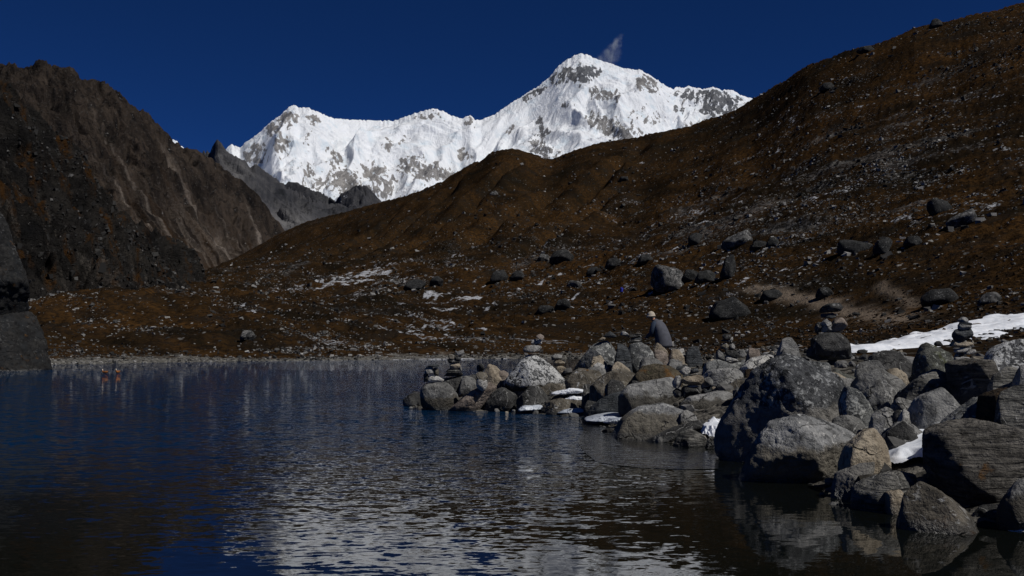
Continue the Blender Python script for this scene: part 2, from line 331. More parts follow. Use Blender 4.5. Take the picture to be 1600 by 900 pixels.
gst = m.voro(p, 5.0, 'F1', 1); gcol = m.mix(m.sepz(gst, 0), (0.016, 0.0155, 0.014), m.mix(m.ramp(m.sepz(p, 1), 40.0, 75.0), (0.13, 0.12, 0.105), (0.21, 0.20, 0.18)))
c = m.mix(m.ramp(m.math('ADD', m.attr('gravel'), m.math('MULTIPLY', m.math('SUBTRACT', big, 0.5), 0.9)), 0.42, 0.62), c, gcol)
c = m.mix(m.math('MULTIPLY', m.attr('dirt'), 0.75), c, (0.19, 0.15, 0.115))
sm = m.ramp(m.math('ADD', m.attr('snow'), m.math('MULTIPLY', m.math('SUBTRACT', mid, 0.5), 1.6)), 0.42, 0.75)
c = m.mix(m.math('MULTIPLY', sm, 0.85), c, (0.42, 0.43, 0.46))
hb = m.math('ADD', m.math('MULTIPLY', mid, 1.0), m.math('MULTIPLY', fine, 0.45))
GROUND_M = m.done(c, 1.0, m.bump(hb, 0.9, 0.5), 0.0)
ground = link('ground', me, GROUND_M); tag(ground, kind='structure')

# ------------------------------------------------------------------ lake
lv = np.array([(-70, -6, 0), (16, -6, 0), (16, 122, 0), (-70, 122, 0)], float)
me = mesh_arrays('lake', lv, [[0, 1, 2, 3]], False)
m = NT('lake water'); p = m.pos(); y = m.sepz(p, 1); x = m.sepz(p, 0)
def ncol(vec, scale, detail=2):
    n = m.N('TexNoise'); m.put(n.inputs['Vector'], vec); n.inputs['Scale'].default_value = scale; n.inputs['Detail'].default_value = detail; n.inputs['Roughness'].default_value = 0.5
    return m.vmath('SUBTRACT', n.outputs['Color'], (0.5, 0.5, 0.5))
w1 = ncol(m.scale(p, (0.42, 1.0, 1.0)), 11.0); w2 = ncol(m.scale(p, (0.5, 1.0, 1.0)), 3.4, 1); w3 = ncol(m.scale(p, (0.45, 1.0, 1.0)), 26.0)
patch = m.noise(m.scale(p, (0.07, 0.2, 1)), 1.0, 3); pt = m.math('SUBTRACT', patch, 0.5)
calm_far = m.ramp(m.math('ADD', y, m.math('MULTIPLY', pt, 26.0)), 60.0, 70.0, 1.0, 0.34)
calm_near = m.ramp(m.math('ADD', x, m.math('MULTIPLY', pt, 3.0)), -0.6, 2.6, 1.0, 0.25)
amp = m.math('MULTIPLY', m.math('MULTIPLY', calm_far, calm_near), m.ramp(patch, 0.3, 0.7, 0.8, 1.15))
amp = m.math('MULTIPLY', amp, m.ramp(y, 7.5, 26.0, 0.13, 3.8))
sl = m.vmath('ADD', m.scale(w1, (0.52, 0.62, 0)), m.vmath('ADD', m.scale(w2, (0.10, 0.20, 0)), m.scale(w3, (0.2, 0.36, 0))))
sc_ = m.N('VectorMath', operation='SCALE'); m.L(sl, sc_.inputs[0]); m.L(amp, sc_.inputs['Scale'])
nrm = m.N('VectorMath', operation='NORMALIZE'); m.L(m.vmath('ADD', sc_.outputs[0], (0, 0, 1)), nrm.inputs[0])
shallow = m.ramp(m.math('ADD', m.math('SUBTRACT', x, m.math('MULTIPLY', y, 0.05)), m.math('MULTIPLY', pt, 3.0)), -2.0, 2.5)
shelf = m.ramp(m.math('ADD', m.math('ADD', y, m.math('MULTIPLY', x, -0.9)), m.math('MULTIPLY', pt, 10.0)), 12.0, 26.0, 1.0, 0.0)
wc = m.mix(m.math('MAXIMUM', shallow, shelf), (0.0004, 0.0145, 0.042), (0.0035, 0.0042, 0.0032))
LAKE_M = m.done(wc, 0.02, nrm.outputs[0], 0.5, 1.333)
lake = link('lake', me, LAKE_M); tag(lake, kind='structure')

# ------------------------------------------------------------------ mountains: ruled from a crest line down to a foot line, then carved
SURF = {}
def fall(m, sa, sb):
    c = m.N('CombineXYZ'); m.put(c.inputs[0], m.math('MULTIPLY', m.attr('across'), sa)); m.put(c.inputs[1], m.math('MULTIPLY', m.attr('down'), sb)); return c.outputs[0]
def mountain(name, mat, crest, foot, nu, nv, carve, attrs, power=1.25, jag=0.0, jw=5.0, sink=0):
    C = np.array([at(*q) for q in crest]); Fo = np.array([at(q[0], q[1] + sink, q[2]) for q in foot]); cp = np.array(crest, float)[:, 0]
    fp = np.linspace(cp[0], cp[-1], len(Fo)) if len(Fo) != len(C) else cp
    u = np.linspace(cp[0], cp[-1], nu); v = np.concatenate([np.linspace(-0.12, -0.01, 6), np.linspace(0, 1, nv - 6) ** 1.15])
    U, Vv = np.meshgrid(u, v, indexing='xy')
    def lin(P, q): return np.stack([np.interp(U, q, P[:, k]) for k in range(3)], -1)
    CC, FF = lin(C, cp), lin(Fo, fp); vc = np.clip(Vv, 0, 1)
    P = CC + (FF - CC) * vc[..., None]; k = (1 - vc) ** power
    P[..., 2] = CC[..., 2] * k + FF[..., 2] * (1 - k)
    bk = np.clip(-Vv, 0, 1); span = FF[..., 1] - CC[..., 1]
    P[..., 1] -= span * bk * 1.5; P[..., 2] -= np.abs(span) * bk * 1.1
    down = np.linalg.norm(FF - CC, axis=-1) * Vv                # metres down the fall line
    acr = U * float(np.mean(C[:, 1])) / F                       # metres across it
    d = carve(acr, down, U, Vv); e = sstep(0.0, 0.06, Vv)
    n = (FF - CC); nh = np.stack([-n[..., 0] * n[..., 2], -n[..., 1] * n[..., 2], n[..., 0] ** 2 + n[..., 1] ** 2], -1); nh /= np.linalg.norm(nh, axis=-1)[..., None]
    P = P + nh * (d * (0.1 + 0.9 * e))[..., None]
    if jag: P[..., 2] += jag * np.exp(-(Vv / 0.04) ** 2) * fbm(U / jw, U * 0, 1.0, 4, 0.6)
    at_ = attrs(P, U, Vv, d); at_['across'] = acr; at_['down'] = down; SURF[name] = P
    me = mesh_arrays(name, P.reshape(-1, 3), grid_faces(len(v), nu)[:, ::-1], True, {k: a.ravel() for k, a in at_.items()})
    o = link(name, me, mat); tag(o, kind='structure'); return o
def carve_rock(a, b, lam, amp, seed, stretch=1.7, o=6, gain=0.5):
    w = 0.35 * lam * fbm(a / lam, b / lam, seed + 3, 2)
    return amp * lam * (ridged((a + w) / lam, (b + w) / (lam * stretch), seed, o, gain) - 0.55)
def scr(P): return HX + F * P[..., 0] / P[..., 1], HY - F * (P[..., 2] - CAMZ) / P[..., 1]

# snow range
m = NT('snow and ice over grey rock'); p = m.pos(); ps = m.scale(p, (0.001, 0.001, 0.001))
n1 = m.noise(ps, 6.0, 6, 0.6); n2 = m.noise(fall(m, 1 / 130, 1 / 230), 1.0, 8, 0.68, 1.0); n3 = m.noise(ps, 40.0, 6, 0.68); n4 = m.noise(fall(m, 1 / 60, 1 / 90), 1.0, 6, 0.7, 1.2)
rk = m.math('ADD', m.attr('rock'), m.math('ADD', m.math('MULTIPLY', m.math('SUBTRACT', n2, 0.5), 2.0), m.math('ADD', m.math('MULTIPLY', m.math('SUBTRACT', n3, 0.5), 0.7), m.math('MULTIPLY', m.math('SUBTRACT', n4, 0.5), 1.2))))
rm = m.ramp(rk, 0.52, 0.66)
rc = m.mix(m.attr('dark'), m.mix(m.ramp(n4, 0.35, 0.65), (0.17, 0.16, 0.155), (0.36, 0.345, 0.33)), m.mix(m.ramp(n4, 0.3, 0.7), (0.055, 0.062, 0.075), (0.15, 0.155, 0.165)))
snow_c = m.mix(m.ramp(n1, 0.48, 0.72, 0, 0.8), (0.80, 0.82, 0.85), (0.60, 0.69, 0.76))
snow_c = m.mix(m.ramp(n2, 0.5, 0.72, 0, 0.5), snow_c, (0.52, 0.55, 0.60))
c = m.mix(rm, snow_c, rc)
nb = m.bump(m.math('ADD', m.math('MULTIPLY', n2, 1.1), m.math('ADD', m.math('MULTIPLY', n4, 0.3), m.math('MULTIPLY', n3, 0.15))), 0.55, 110.0)
SNOW_M = m.done(c, 0.9, nb, 0.1)
SNOWCREST = [(60, 200, 11500), (150, 190, 11500), (205, 178, 11500), (222, 187, 11500), (240, 203, 11500), (258, 214, 11500), (275, 220, 11500), (288, 232, 11500), (299, 244, 11500), (320, 247, 11500), (340, 240, 11500), (352, 233, 11500), (362, 226, 11500), (375, 231, 11500), (385, 222, 11400), (400, 212, 11300), (410, 203, 11300), (425, 189, 11200), (440, 179, 11200), (448, 170, 11200), (459, 164, 11200), (468, 169, 11200), (478, 168, 11200), (495, 174, 11200), (520, 185, 11400), (545, 187, 11600), (580, 188, 11800), (615, 189, 11900), (640, 180, 11900), (655, 175, 11900), (675, 170, 11900), (690, 173, 11900), (705, 181, 11900), (722, 186, 11900), (735, 180, 11900), (742, 187, 11900), (752, 188, 12000), (775, 178, 12100), (800, 160, 12200), (825, 145, 12300), (845, 132, 12300), (860, 119, 12300), (872, 104, 12300), (885, 94, 12300), (900, 86, 12300), (908, 83, 12300), (920, 87, 12300), (935, 93, 12300), (955, 100, 12300), (975, 107, 12300), (990, 109, 12300), (1000, 109, 12300), (1015, 117, 12300), (1030, 127, 12300), (1045, 137, 12300), (1052, 139, 12400), (1058, 135, 12500), (1068, 138, 12500), (1075, 134, 12600), (1085, 137, 12600), (1100, 139, 12600), (1115, 136, 12600), (1130, 141, 12600), (1145, 141, 12600), (1155, 148, 12600), (1172, 153, 12700), (1200, 160, 12800), (1300, 200, 12800)]
SNOWFOOT = [(q[0], 430, 8200) for q in SNOWCREST]
# bare rock: column, row, half-width, half-height, lean, how bare, how dark
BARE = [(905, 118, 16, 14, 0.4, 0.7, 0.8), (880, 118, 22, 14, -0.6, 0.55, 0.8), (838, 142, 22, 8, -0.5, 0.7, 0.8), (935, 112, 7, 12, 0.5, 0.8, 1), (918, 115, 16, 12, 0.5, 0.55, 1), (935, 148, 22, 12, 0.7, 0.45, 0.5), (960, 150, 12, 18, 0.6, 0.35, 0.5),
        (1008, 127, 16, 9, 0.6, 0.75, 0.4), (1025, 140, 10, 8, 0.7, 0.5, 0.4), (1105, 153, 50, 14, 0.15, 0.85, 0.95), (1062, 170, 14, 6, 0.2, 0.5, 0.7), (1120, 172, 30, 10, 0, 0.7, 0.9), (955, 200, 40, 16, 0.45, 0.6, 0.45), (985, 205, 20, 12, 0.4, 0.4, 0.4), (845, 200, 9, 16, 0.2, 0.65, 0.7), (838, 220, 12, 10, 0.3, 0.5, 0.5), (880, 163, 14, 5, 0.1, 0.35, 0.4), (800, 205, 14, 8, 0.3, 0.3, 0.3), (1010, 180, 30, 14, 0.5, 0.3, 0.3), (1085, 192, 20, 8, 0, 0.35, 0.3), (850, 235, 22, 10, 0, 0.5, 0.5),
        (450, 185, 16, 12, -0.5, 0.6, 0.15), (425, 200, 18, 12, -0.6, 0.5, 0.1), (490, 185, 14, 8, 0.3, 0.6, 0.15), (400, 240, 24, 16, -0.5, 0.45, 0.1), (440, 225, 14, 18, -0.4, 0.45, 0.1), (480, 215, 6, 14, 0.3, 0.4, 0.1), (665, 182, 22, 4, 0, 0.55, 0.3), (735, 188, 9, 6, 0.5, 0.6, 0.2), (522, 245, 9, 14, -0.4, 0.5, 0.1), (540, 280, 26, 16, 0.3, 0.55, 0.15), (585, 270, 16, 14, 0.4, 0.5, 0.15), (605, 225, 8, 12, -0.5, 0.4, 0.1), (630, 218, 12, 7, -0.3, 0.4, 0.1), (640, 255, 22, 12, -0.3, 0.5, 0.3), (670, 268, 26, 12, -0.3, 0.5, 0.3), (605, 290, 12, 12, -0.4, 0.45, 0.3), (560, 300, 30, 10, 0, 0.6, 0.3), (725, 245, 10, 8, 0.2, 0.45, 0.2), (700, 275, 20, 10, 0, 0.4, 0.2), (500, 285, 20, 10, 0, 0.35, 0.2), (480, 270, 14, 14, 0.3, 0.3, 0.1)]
def snow_carve(a, b, U, Vv):
    w = 260 * fbm(a / 1400, b / 1400, 6.0, 3); calm = sstep(-0.1, 0.45, fbm(a / 1300, b / 800, 1.4, 3) + 0.1)
    d = 0.22 * 1250 * (ridged((a + w + 0.25 * b) / 1250, (b + w) / 2100, 2.0, 3, 0.5) - 0.55) * sstep(0.0, 0.22, Vv)
    d = d + carve_rock(a + 0.3 * b + w, b, 330, 0.13, 5.0, 2.0, 4, 0.5) * (1 - 0.85 * calm)
    lip = sstep(0.1, 0.5, fbm(a / 800, b / 300, 4.0, 3))
    return d + lip * 40 * fbm(a / 220, b / 70, 9.0, 3, 0.55)
def snow_attr(P, U, Vv, d):
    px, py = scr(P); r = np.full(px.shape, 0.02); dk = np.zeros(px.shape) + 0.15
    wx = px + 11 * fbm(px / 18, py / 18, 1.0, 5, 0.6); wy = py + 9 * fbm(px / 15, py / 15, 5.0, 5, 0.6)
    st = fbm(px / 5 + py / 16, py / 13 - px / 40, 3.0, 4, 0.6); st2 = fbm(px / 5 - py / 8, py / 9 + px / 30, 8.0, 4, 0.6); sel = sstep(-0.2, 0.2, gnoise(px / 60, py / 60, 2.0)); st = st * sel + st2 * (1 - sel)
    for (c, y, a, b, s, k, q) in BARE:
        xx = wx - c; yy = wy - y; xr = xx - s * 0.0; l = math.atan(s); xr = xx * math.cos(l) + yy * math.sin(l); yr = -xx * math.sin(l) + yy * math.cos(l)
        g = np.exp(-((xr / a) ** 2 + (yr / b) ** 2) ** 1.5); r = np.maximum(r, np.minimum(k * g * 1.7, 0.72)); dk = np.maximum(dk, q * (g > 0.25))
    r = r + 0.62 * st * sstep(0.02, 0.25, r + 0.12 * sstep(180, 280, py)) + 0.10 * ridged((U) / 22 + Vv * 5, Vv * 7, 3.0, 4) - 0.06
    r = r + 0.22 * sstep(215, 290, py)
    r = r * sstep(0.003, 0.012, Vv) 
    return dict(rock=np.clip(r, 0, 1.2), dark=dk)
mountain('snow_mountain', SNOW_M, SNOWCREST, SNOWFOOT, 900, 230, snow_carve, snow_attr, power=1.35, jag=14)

# dark rocky ridges at the valley head
m = NT('dark grey ridge rock and scree'); p = m.pos()
n1 = m.noise(m.scale(p, (0.004, 0.004, 0.004)), 1.0, 7, 0.65); n2 = m.noise(m.scale(p, (0.02, 0.012, 0.02)), 1.0, 6, 0.7, 0.5)
c = m.mix(m.ramp(n1, 0.3, 0.7), (0.013, 0.014, 0.018), (0.038, 0.038, 0.043))
c = m.mix(m.ramp(n2, 0.5, 0.7, 0, 0.6), c, (0.07, 0.068, 0.068))
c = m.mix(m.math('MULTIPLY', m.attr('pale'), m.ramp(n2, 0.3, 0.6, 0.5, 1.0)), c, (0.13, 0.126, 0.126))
c = m.mix(m.ramp(m.math('ADD', m.attr('snow'), m.math('MULTIPLY', m.math('SUBTRACT', n2, 0.5), 2.0)), 0.55, 0.75), c, (0.72, 0.74, 0.78))
RIDGE_M = m.done(c, 0.9, m.bump(m.math('ADD', n1, m.math('MULTIPLY', n2, 0.5)), 0.9, 40.0), 0.2)
def ridge_carve(a, b, U, Vv):
    return carve_rock(a - 0.5 * b, b, 380, 0.15, 1.0, 1.6, 6, 0.56)
def ridge_attr(P, U, Vv, d):
    px, py = scr(P)
    pale = 0.9 * np.exp(-((px - 445) / 40) ** 2 - ((py - 346) / 17) ** 2) + 0.75 * np.exp(-((px - 372) / 20) ** 2 - ((py - 268) / 20) ** 2) + 0.3 * np.exp(-((px - 345) / 20) ** 2 - ((py - 245) / 16) ** 2) + 0.12 * sstep(0.5, 0.9, ridged(U / 9, Vv * 3, 2.0, 3))  # pale scree apron, plus sunlight on the crags painted in as paler rock
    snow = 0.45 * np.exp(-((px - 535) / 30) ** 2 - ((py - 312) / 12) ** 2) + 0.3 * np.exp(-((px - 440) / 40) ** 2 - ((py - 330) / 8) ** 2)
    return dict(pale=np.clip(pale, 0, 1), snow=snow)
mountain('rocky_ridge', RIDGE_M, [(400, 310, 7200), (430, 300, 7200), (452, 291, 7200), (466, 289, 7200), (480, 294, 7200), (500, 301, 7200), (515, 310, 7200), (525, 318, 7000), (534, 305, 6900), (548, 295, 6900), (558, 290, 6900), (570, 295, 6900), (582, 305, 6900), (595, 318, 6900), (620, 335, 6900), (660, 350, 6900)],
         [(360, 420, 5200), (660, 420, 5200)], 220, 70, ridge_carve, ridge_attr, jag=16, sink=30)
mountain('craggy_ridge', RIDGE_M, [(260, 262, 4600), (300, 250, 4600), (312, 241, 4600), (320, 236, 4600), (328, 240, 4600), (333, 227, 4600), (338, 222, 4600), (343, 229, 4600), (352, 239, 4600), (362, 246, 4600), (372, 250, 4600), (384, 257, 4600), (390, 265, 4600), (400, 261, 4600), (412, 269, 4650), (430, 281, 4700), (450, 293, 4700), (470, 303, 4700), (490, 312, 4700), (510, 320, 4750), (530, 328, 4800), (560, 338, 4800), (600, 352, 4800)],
         [(330, 430, 3300), (420, 420, 3300), (620, 410, 3300)], 300, 90, ridge_carve, ridge_attr, jag=14, sink=30)

# big grey mountain on the far side of the valley, and the dark crag before it
m = NT('grey brown mountain rock with scree chutes'); p = m.pos()
n1 = m.noise(fall(m, 1 / 60, 1 / 190), 1.0, 7, 0.65, 0.5); n2 = m.noise(fall(m, 1 / 22, 1 / 34), 1.0, 7, 0.7, 0.6); n3 = m.noise(m.scale(p, (0.2, 0.12, 0.2)), 1.0, 5, 0.65)
c = m.mix(m.ramp(n1, 0.32, 0.68), (0.0145, 0.0122, 0.011), (0.056, 0.043, 0.034))
c = m.mix(m.ramp(n2, 0.46, 0.66, 0, 0.85), c, (0.010, 0.0095, 0.010))
c = m.mix(m.ramp(n3, 0.52, 0.70, 0, 0.6), c, (0.068, 0.062, 0.057))
c = m.mix(m.math('MULTIPLY', m.attr('grass'), m.ramp(n2, 0.35, 0.6)), c, (0.040, 0.024, 0.013))
c = m.mix(m.math('MULTIPLY', m.attr('chute'), m.ramp(n3, 0.3, 0.65, 0.35, 1.0)), c, (0.19, 0.16, 0.135))
c = m.mix(m.ramp(m.math('MULTIPLY', n3, m.ramp(n2, 0.45, 0.7)), 0.5, 0.6, 0, 0.5), c, (0.3, 0.29, 0.28))
SLOPE_M = m.done(c, 1.0, m.bump(m.math('ADD', m.math('MULTIPLY', n2, 1.0), m.math('MULTIPLY', n3, 0.3)), 1.0, 14.0), 0.0)
def big_carve(a, b, U, Vv):
    rough = 1.15 - 0.75 * sstep(0.35, 0.85, Vv)
    return carve_rock(a, b, 300, 0.13, 1.0, 2.6, 4, 0.5) * (1.05 - 0.4 * Vv) + rough * (carve_rock(a + 0.3 * b, b, 70, 0.20, 6.0, 1.4, 5, 0.58))
def big_attr(P, U, Vv, d):
    wv = 5 * fbm(U / 40, Vv * 3, 2.0, 3); px, py = scr(P)
    k = sstep(0.80, 0.97, ridged((U + wv) / 46, Vv * 0.5, 9.0, 1)) * sstep(0.2, 0.55, Vv + 0.2 * gnoise(U / 30, Vv * 2, 1.0)) * sstep(1.02, 0.85, Vv)
    k2 = 0.5 * sstep(0.7, 0.95, ridged((U + wv) / 13, Vv * 0.8, 4.0, 2)) * sstep(0.45, 0.8, Vv)
    ch = (k + k2) * (0.25 + 0.75 * sstep(90, 230, px)) * (0.5 + 0.5 * sstep(-0.2, 0.3, gnoise(U / 20, Vv * 6, 7.0))) + 0.6 * np.exp(-((px - 340) / 6) ** 2 - ((py - 377) / 10) ** 2)
    gr = 0.75 * sstep(0.45, 0.95, Vv + 0.3 * fbm(U / 20, Vv * 5, 1.0, 3))
    return dict(chute=np.clip(ch, 0, 1), grass=np.clip(gr, 0, 1))
mountain('grey_mountain', SLOPE_M, [(-600, 60, 2300), (-300, 90, 2300), (-100, 118, 2300), (-40, 120, 2300), (0, 115, 2300), (20, 111, 2300), (42, 110, 2300), (60, 112, 2300), (78, 114, 2300), (95, 119, 2320), (112, 128, 2340), (130, 128, 2350), (146, 125, 2350), (158, 130, 2370), (168, 139, 2390), (180, 152, 2400), (192, 166, 2410), (205, 173, 2430), (218, 186, 2450), (232, 195, 2470), (246, 207, 2490), (260, 222, 2510), (275, 235, 2540), (290, 247, 2570), (310, 258, 2600), (330, 272, 2640), (350, 287, 2680), (370, 301, 2720), (390, 317, 2760), (405, 330, 2790), (420, 345, 2820), (435, 357, 2850), (450, 368, 2880), (480, 388, 2900)],
         [(-420, 470, 1150), (-120, 470, 1150), (120, 465, 1150), (200, 462, 1250), (280, 456, 1400), (340, 448, 1600), (400, 440, 1800), (450, 430, 2100), (490, 420, 2500)], 520, 170, big_carve, big_attr, jag=5, sink=25)
def crag_carve(a, b, U, Vv):
    return carve_rock(a, b, 70, 0.14, 2.0, 2.0, 4, 0.5) + carve_rock(a + 0.3 * b, b, 16, 0.30, 4.0, 1.1, 4, 0.6)
def crag_attr(P, U, Vv, d):
    gr = sstep(0.05, 0.5, fbm(U / 25, Vv * 5, 1.0, 4)) * 0.9
    ch = sstep(0.85, 0.98, ridged((U + 5 * fbm(U / 30, Vv * 3, 2.0)) / 55, Vv * 0.7, 3.0, 1)) * sstep(0.3, 0.6, Vv) * 0.35
    return dict(chute=ch, grass=gr)
m = NT('near black crag with brown turf'); p = m.pos()
n1 = m.noise(m.scale(p, (0.06, 0.04, 0.06)), 1.0, 7, 0.65); n2 = m.noise(m.scale(p, (0.32, 0.2, 0.32)), 1.0, 7, 0.7, 0.4); n3 = m.noise(m.scale(p, (1.3, 0.8, 1.3)), 1.0, 4, 0.6)
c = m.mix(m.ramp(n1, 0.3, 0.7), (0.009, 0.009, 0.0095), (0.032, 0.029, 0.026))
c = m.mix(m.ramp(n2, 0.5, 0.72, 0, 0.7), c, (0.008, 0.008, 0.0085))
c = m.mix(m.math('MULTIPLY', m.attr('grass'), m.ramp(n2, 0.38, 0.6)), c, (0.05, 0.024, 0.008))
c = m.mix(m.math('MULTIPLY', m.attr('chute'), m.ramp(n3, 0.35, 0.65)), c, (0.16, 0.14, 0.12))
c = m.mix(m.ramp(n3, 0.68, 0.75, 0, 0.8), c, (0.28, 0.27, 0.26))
CRAG_M = m.done(c, 1.0, m.bump(m.math('ADD', m.math('MULTIPLY', n2, 1.0), m.math('MULTIPLY', n3, 0.3)), 1.0, 3.5), 0.0)
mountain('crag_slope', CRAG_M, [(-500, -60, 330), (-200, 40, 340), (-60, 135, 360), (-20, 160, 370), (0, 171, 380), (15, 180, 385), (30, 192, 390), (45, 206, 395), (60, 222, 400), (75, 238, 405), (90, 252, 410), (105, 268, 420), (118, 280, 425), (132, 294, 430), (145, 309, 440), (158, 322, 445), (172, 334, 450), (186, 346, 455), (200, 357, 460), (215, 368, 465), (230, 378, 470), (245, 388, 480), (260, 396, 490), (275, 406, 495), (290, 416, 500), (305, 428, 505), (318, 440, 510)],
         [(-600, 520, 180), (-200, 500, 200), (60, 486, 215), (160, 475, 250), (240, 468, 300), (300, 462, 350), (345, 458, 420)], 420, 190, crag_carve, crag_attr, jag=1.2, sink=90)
# ------------------------------------------------------------------ boulder materials
def rock_mat(name, a, b, white=0.0, wcol=(0.42, 0.42, 0.41), dark=0.0, strata=0.0, old=None, oldc=(0.1, 0.095, 0.085), green=0.0, rust=0.0, s=1.0, vein=0.0):
    m = NT(name); o = m.objco(); P = m.pos()
    n1 = m.noise(o, 1.6 * s, 6, 0.62, 0.4); n2 = m.noise(o, 7 * s, 6, 0.65); n3 = m.noise(o, 34 * s, 4, 0.6)
    if strata:
        so_ = m.scale(o, (0.6, 0.6, 4.0)); n1 = m.noise(so_, 2.6 * s, 6, 0.6, 0.7)
    c = m.mix(m.ramp(n1, 0.32, 0.68), a, b)
    c = m.mix(m.ramp(n2, 0.46, 0.66, 0, 0.75), c, tuple(x * 0.35 for x in a))
    c = m.mix(m.ramp(n3, 0.55, 0.75, 0, 0.35), c, tuple(min(0.5, x * 1.7) for x in b))
    if dark:
        c = m.mix(m.ramp(m.noise(o, 2.6 * s, 7, 0.68, 0.2), 0.62 - 0.25 * dark, 0.70 - 0.25 * dark, 0, 0.85), c, (0.017, 0.018, 0.019))
    if white:
        v = m.noise(o, 11 * s, 6, 0.7, 0.3); k = m.noise(o, 2.2 * s, 3)
        c = m.mix(m.ramp(m.math('ADD', v, m.math('MULTIPLY', m.math('SUBTRACT', k, 0.5), 0.5)), 0.70 - 0.3 * white, 0.76 - 0.3 * white, 0, 0.9), c, wcol)
    if green: c = m.mix(m.ramp(m.noise(o, 5 * s, 5, 0.65), 0.66 - 0.2 * green, 0.78 - 0.2 * green, 0, 0.75), c, (0.05, 0.055, 0.022))
    if rust: c = m.mix(m.ramp(m.noise(o, 3.5 * s, 5, 0.65), 0.64 - 0.2 * rust, 0.76 - 0.2 * rust, 0, 0.8), c, (0.12, 0.062, 0.022))
    dn = m.N('TexNoise'); m.put(dn.inputs['Vector'], o); dn.inputs['Scale'].default_value = 3.0 * s; dn.inputs['Detail'].default_value = 4
    crv = m.voro(m.vmath('ADD', m.scale(o, (1.0, 1.0, 1.7)), m.scale(dn.outputs['Color'], (0.45, 0.45, 0.45))), 0.85 * s, 'DISTANCE_TO_EDGE', 0); crk = m.ramp(crv, 0.0, 0.018, 1.0, 0.0)
    crk = m.math('MULTIPLY', crk, m.ramp(n1, 0.48, 0.62)); c = m.mix(m.math('MULTIPLY', crk, 0.6), c, (0.012, 0.011, 0.010))
    if vein:
        vv = m.noise(m.scale(o, (1.0, 1.0, 0.55)), 1.7 * s, 3, 0.5, 1.2); c = m.mix(m.math('MULTIPLY', m.ramp(m.math('ABSOLUTE', m.math('SUBTRACT', vv, 0.5)), 0.004, 0.012, 1.0, 0.0), m.ramp(n2, 0.42, 0.58, 0, vein)), c, (0.46, 0.45, 0.43))
    zz = m.sepz(P)
    wob = m.math('MULTIPLY', m.math('SUBTRACT', m.noise(P, 3.0, 5, 0.65), 0.5), 0.5)
    if old is not None:                              # bare below the level the lake once reached, lichen above
        c = m.mix(m.ramp(m.math('ADD', zz, wob), old - 0.05, old + 0.05), m.mix(m.ramp(n2, 0.35, 0.7), oldc, tuple(x * 0.55 for x in oldc)), c)
    wet = m.ramp(m.math('ADD', zz, m.math('MULTIPLY', wob, 0.35)), 0.05, 0.16, 1.0, 0.0)
    c = m.mix(wet, c, m.mix(0.62, c, (0.004, 0.004, 0.004)))
    h = m.math('ADD', m.math('MULTIPLY', n2, 1.0), m.math('MULTIPLY', n3, 0.35))
    h = m.math('SUBTRACT', h, m.math('MULTIPLY', crk, 0.6))
    if strata: h = m.math('ADD', h, m.math('MULTIPLY', m.noise(m.scale(o, (0.8, 0.8, 7.0)), 4.0 * s, 4, 0.6, 0.5), 1.5))
    return m.done(c, m.ramp(wet, 0, 1, 0.92, 0.35), m.bump(h, 1.0, 0.09), m.ramp(wet, 0, 1, 0.12, 0.45))
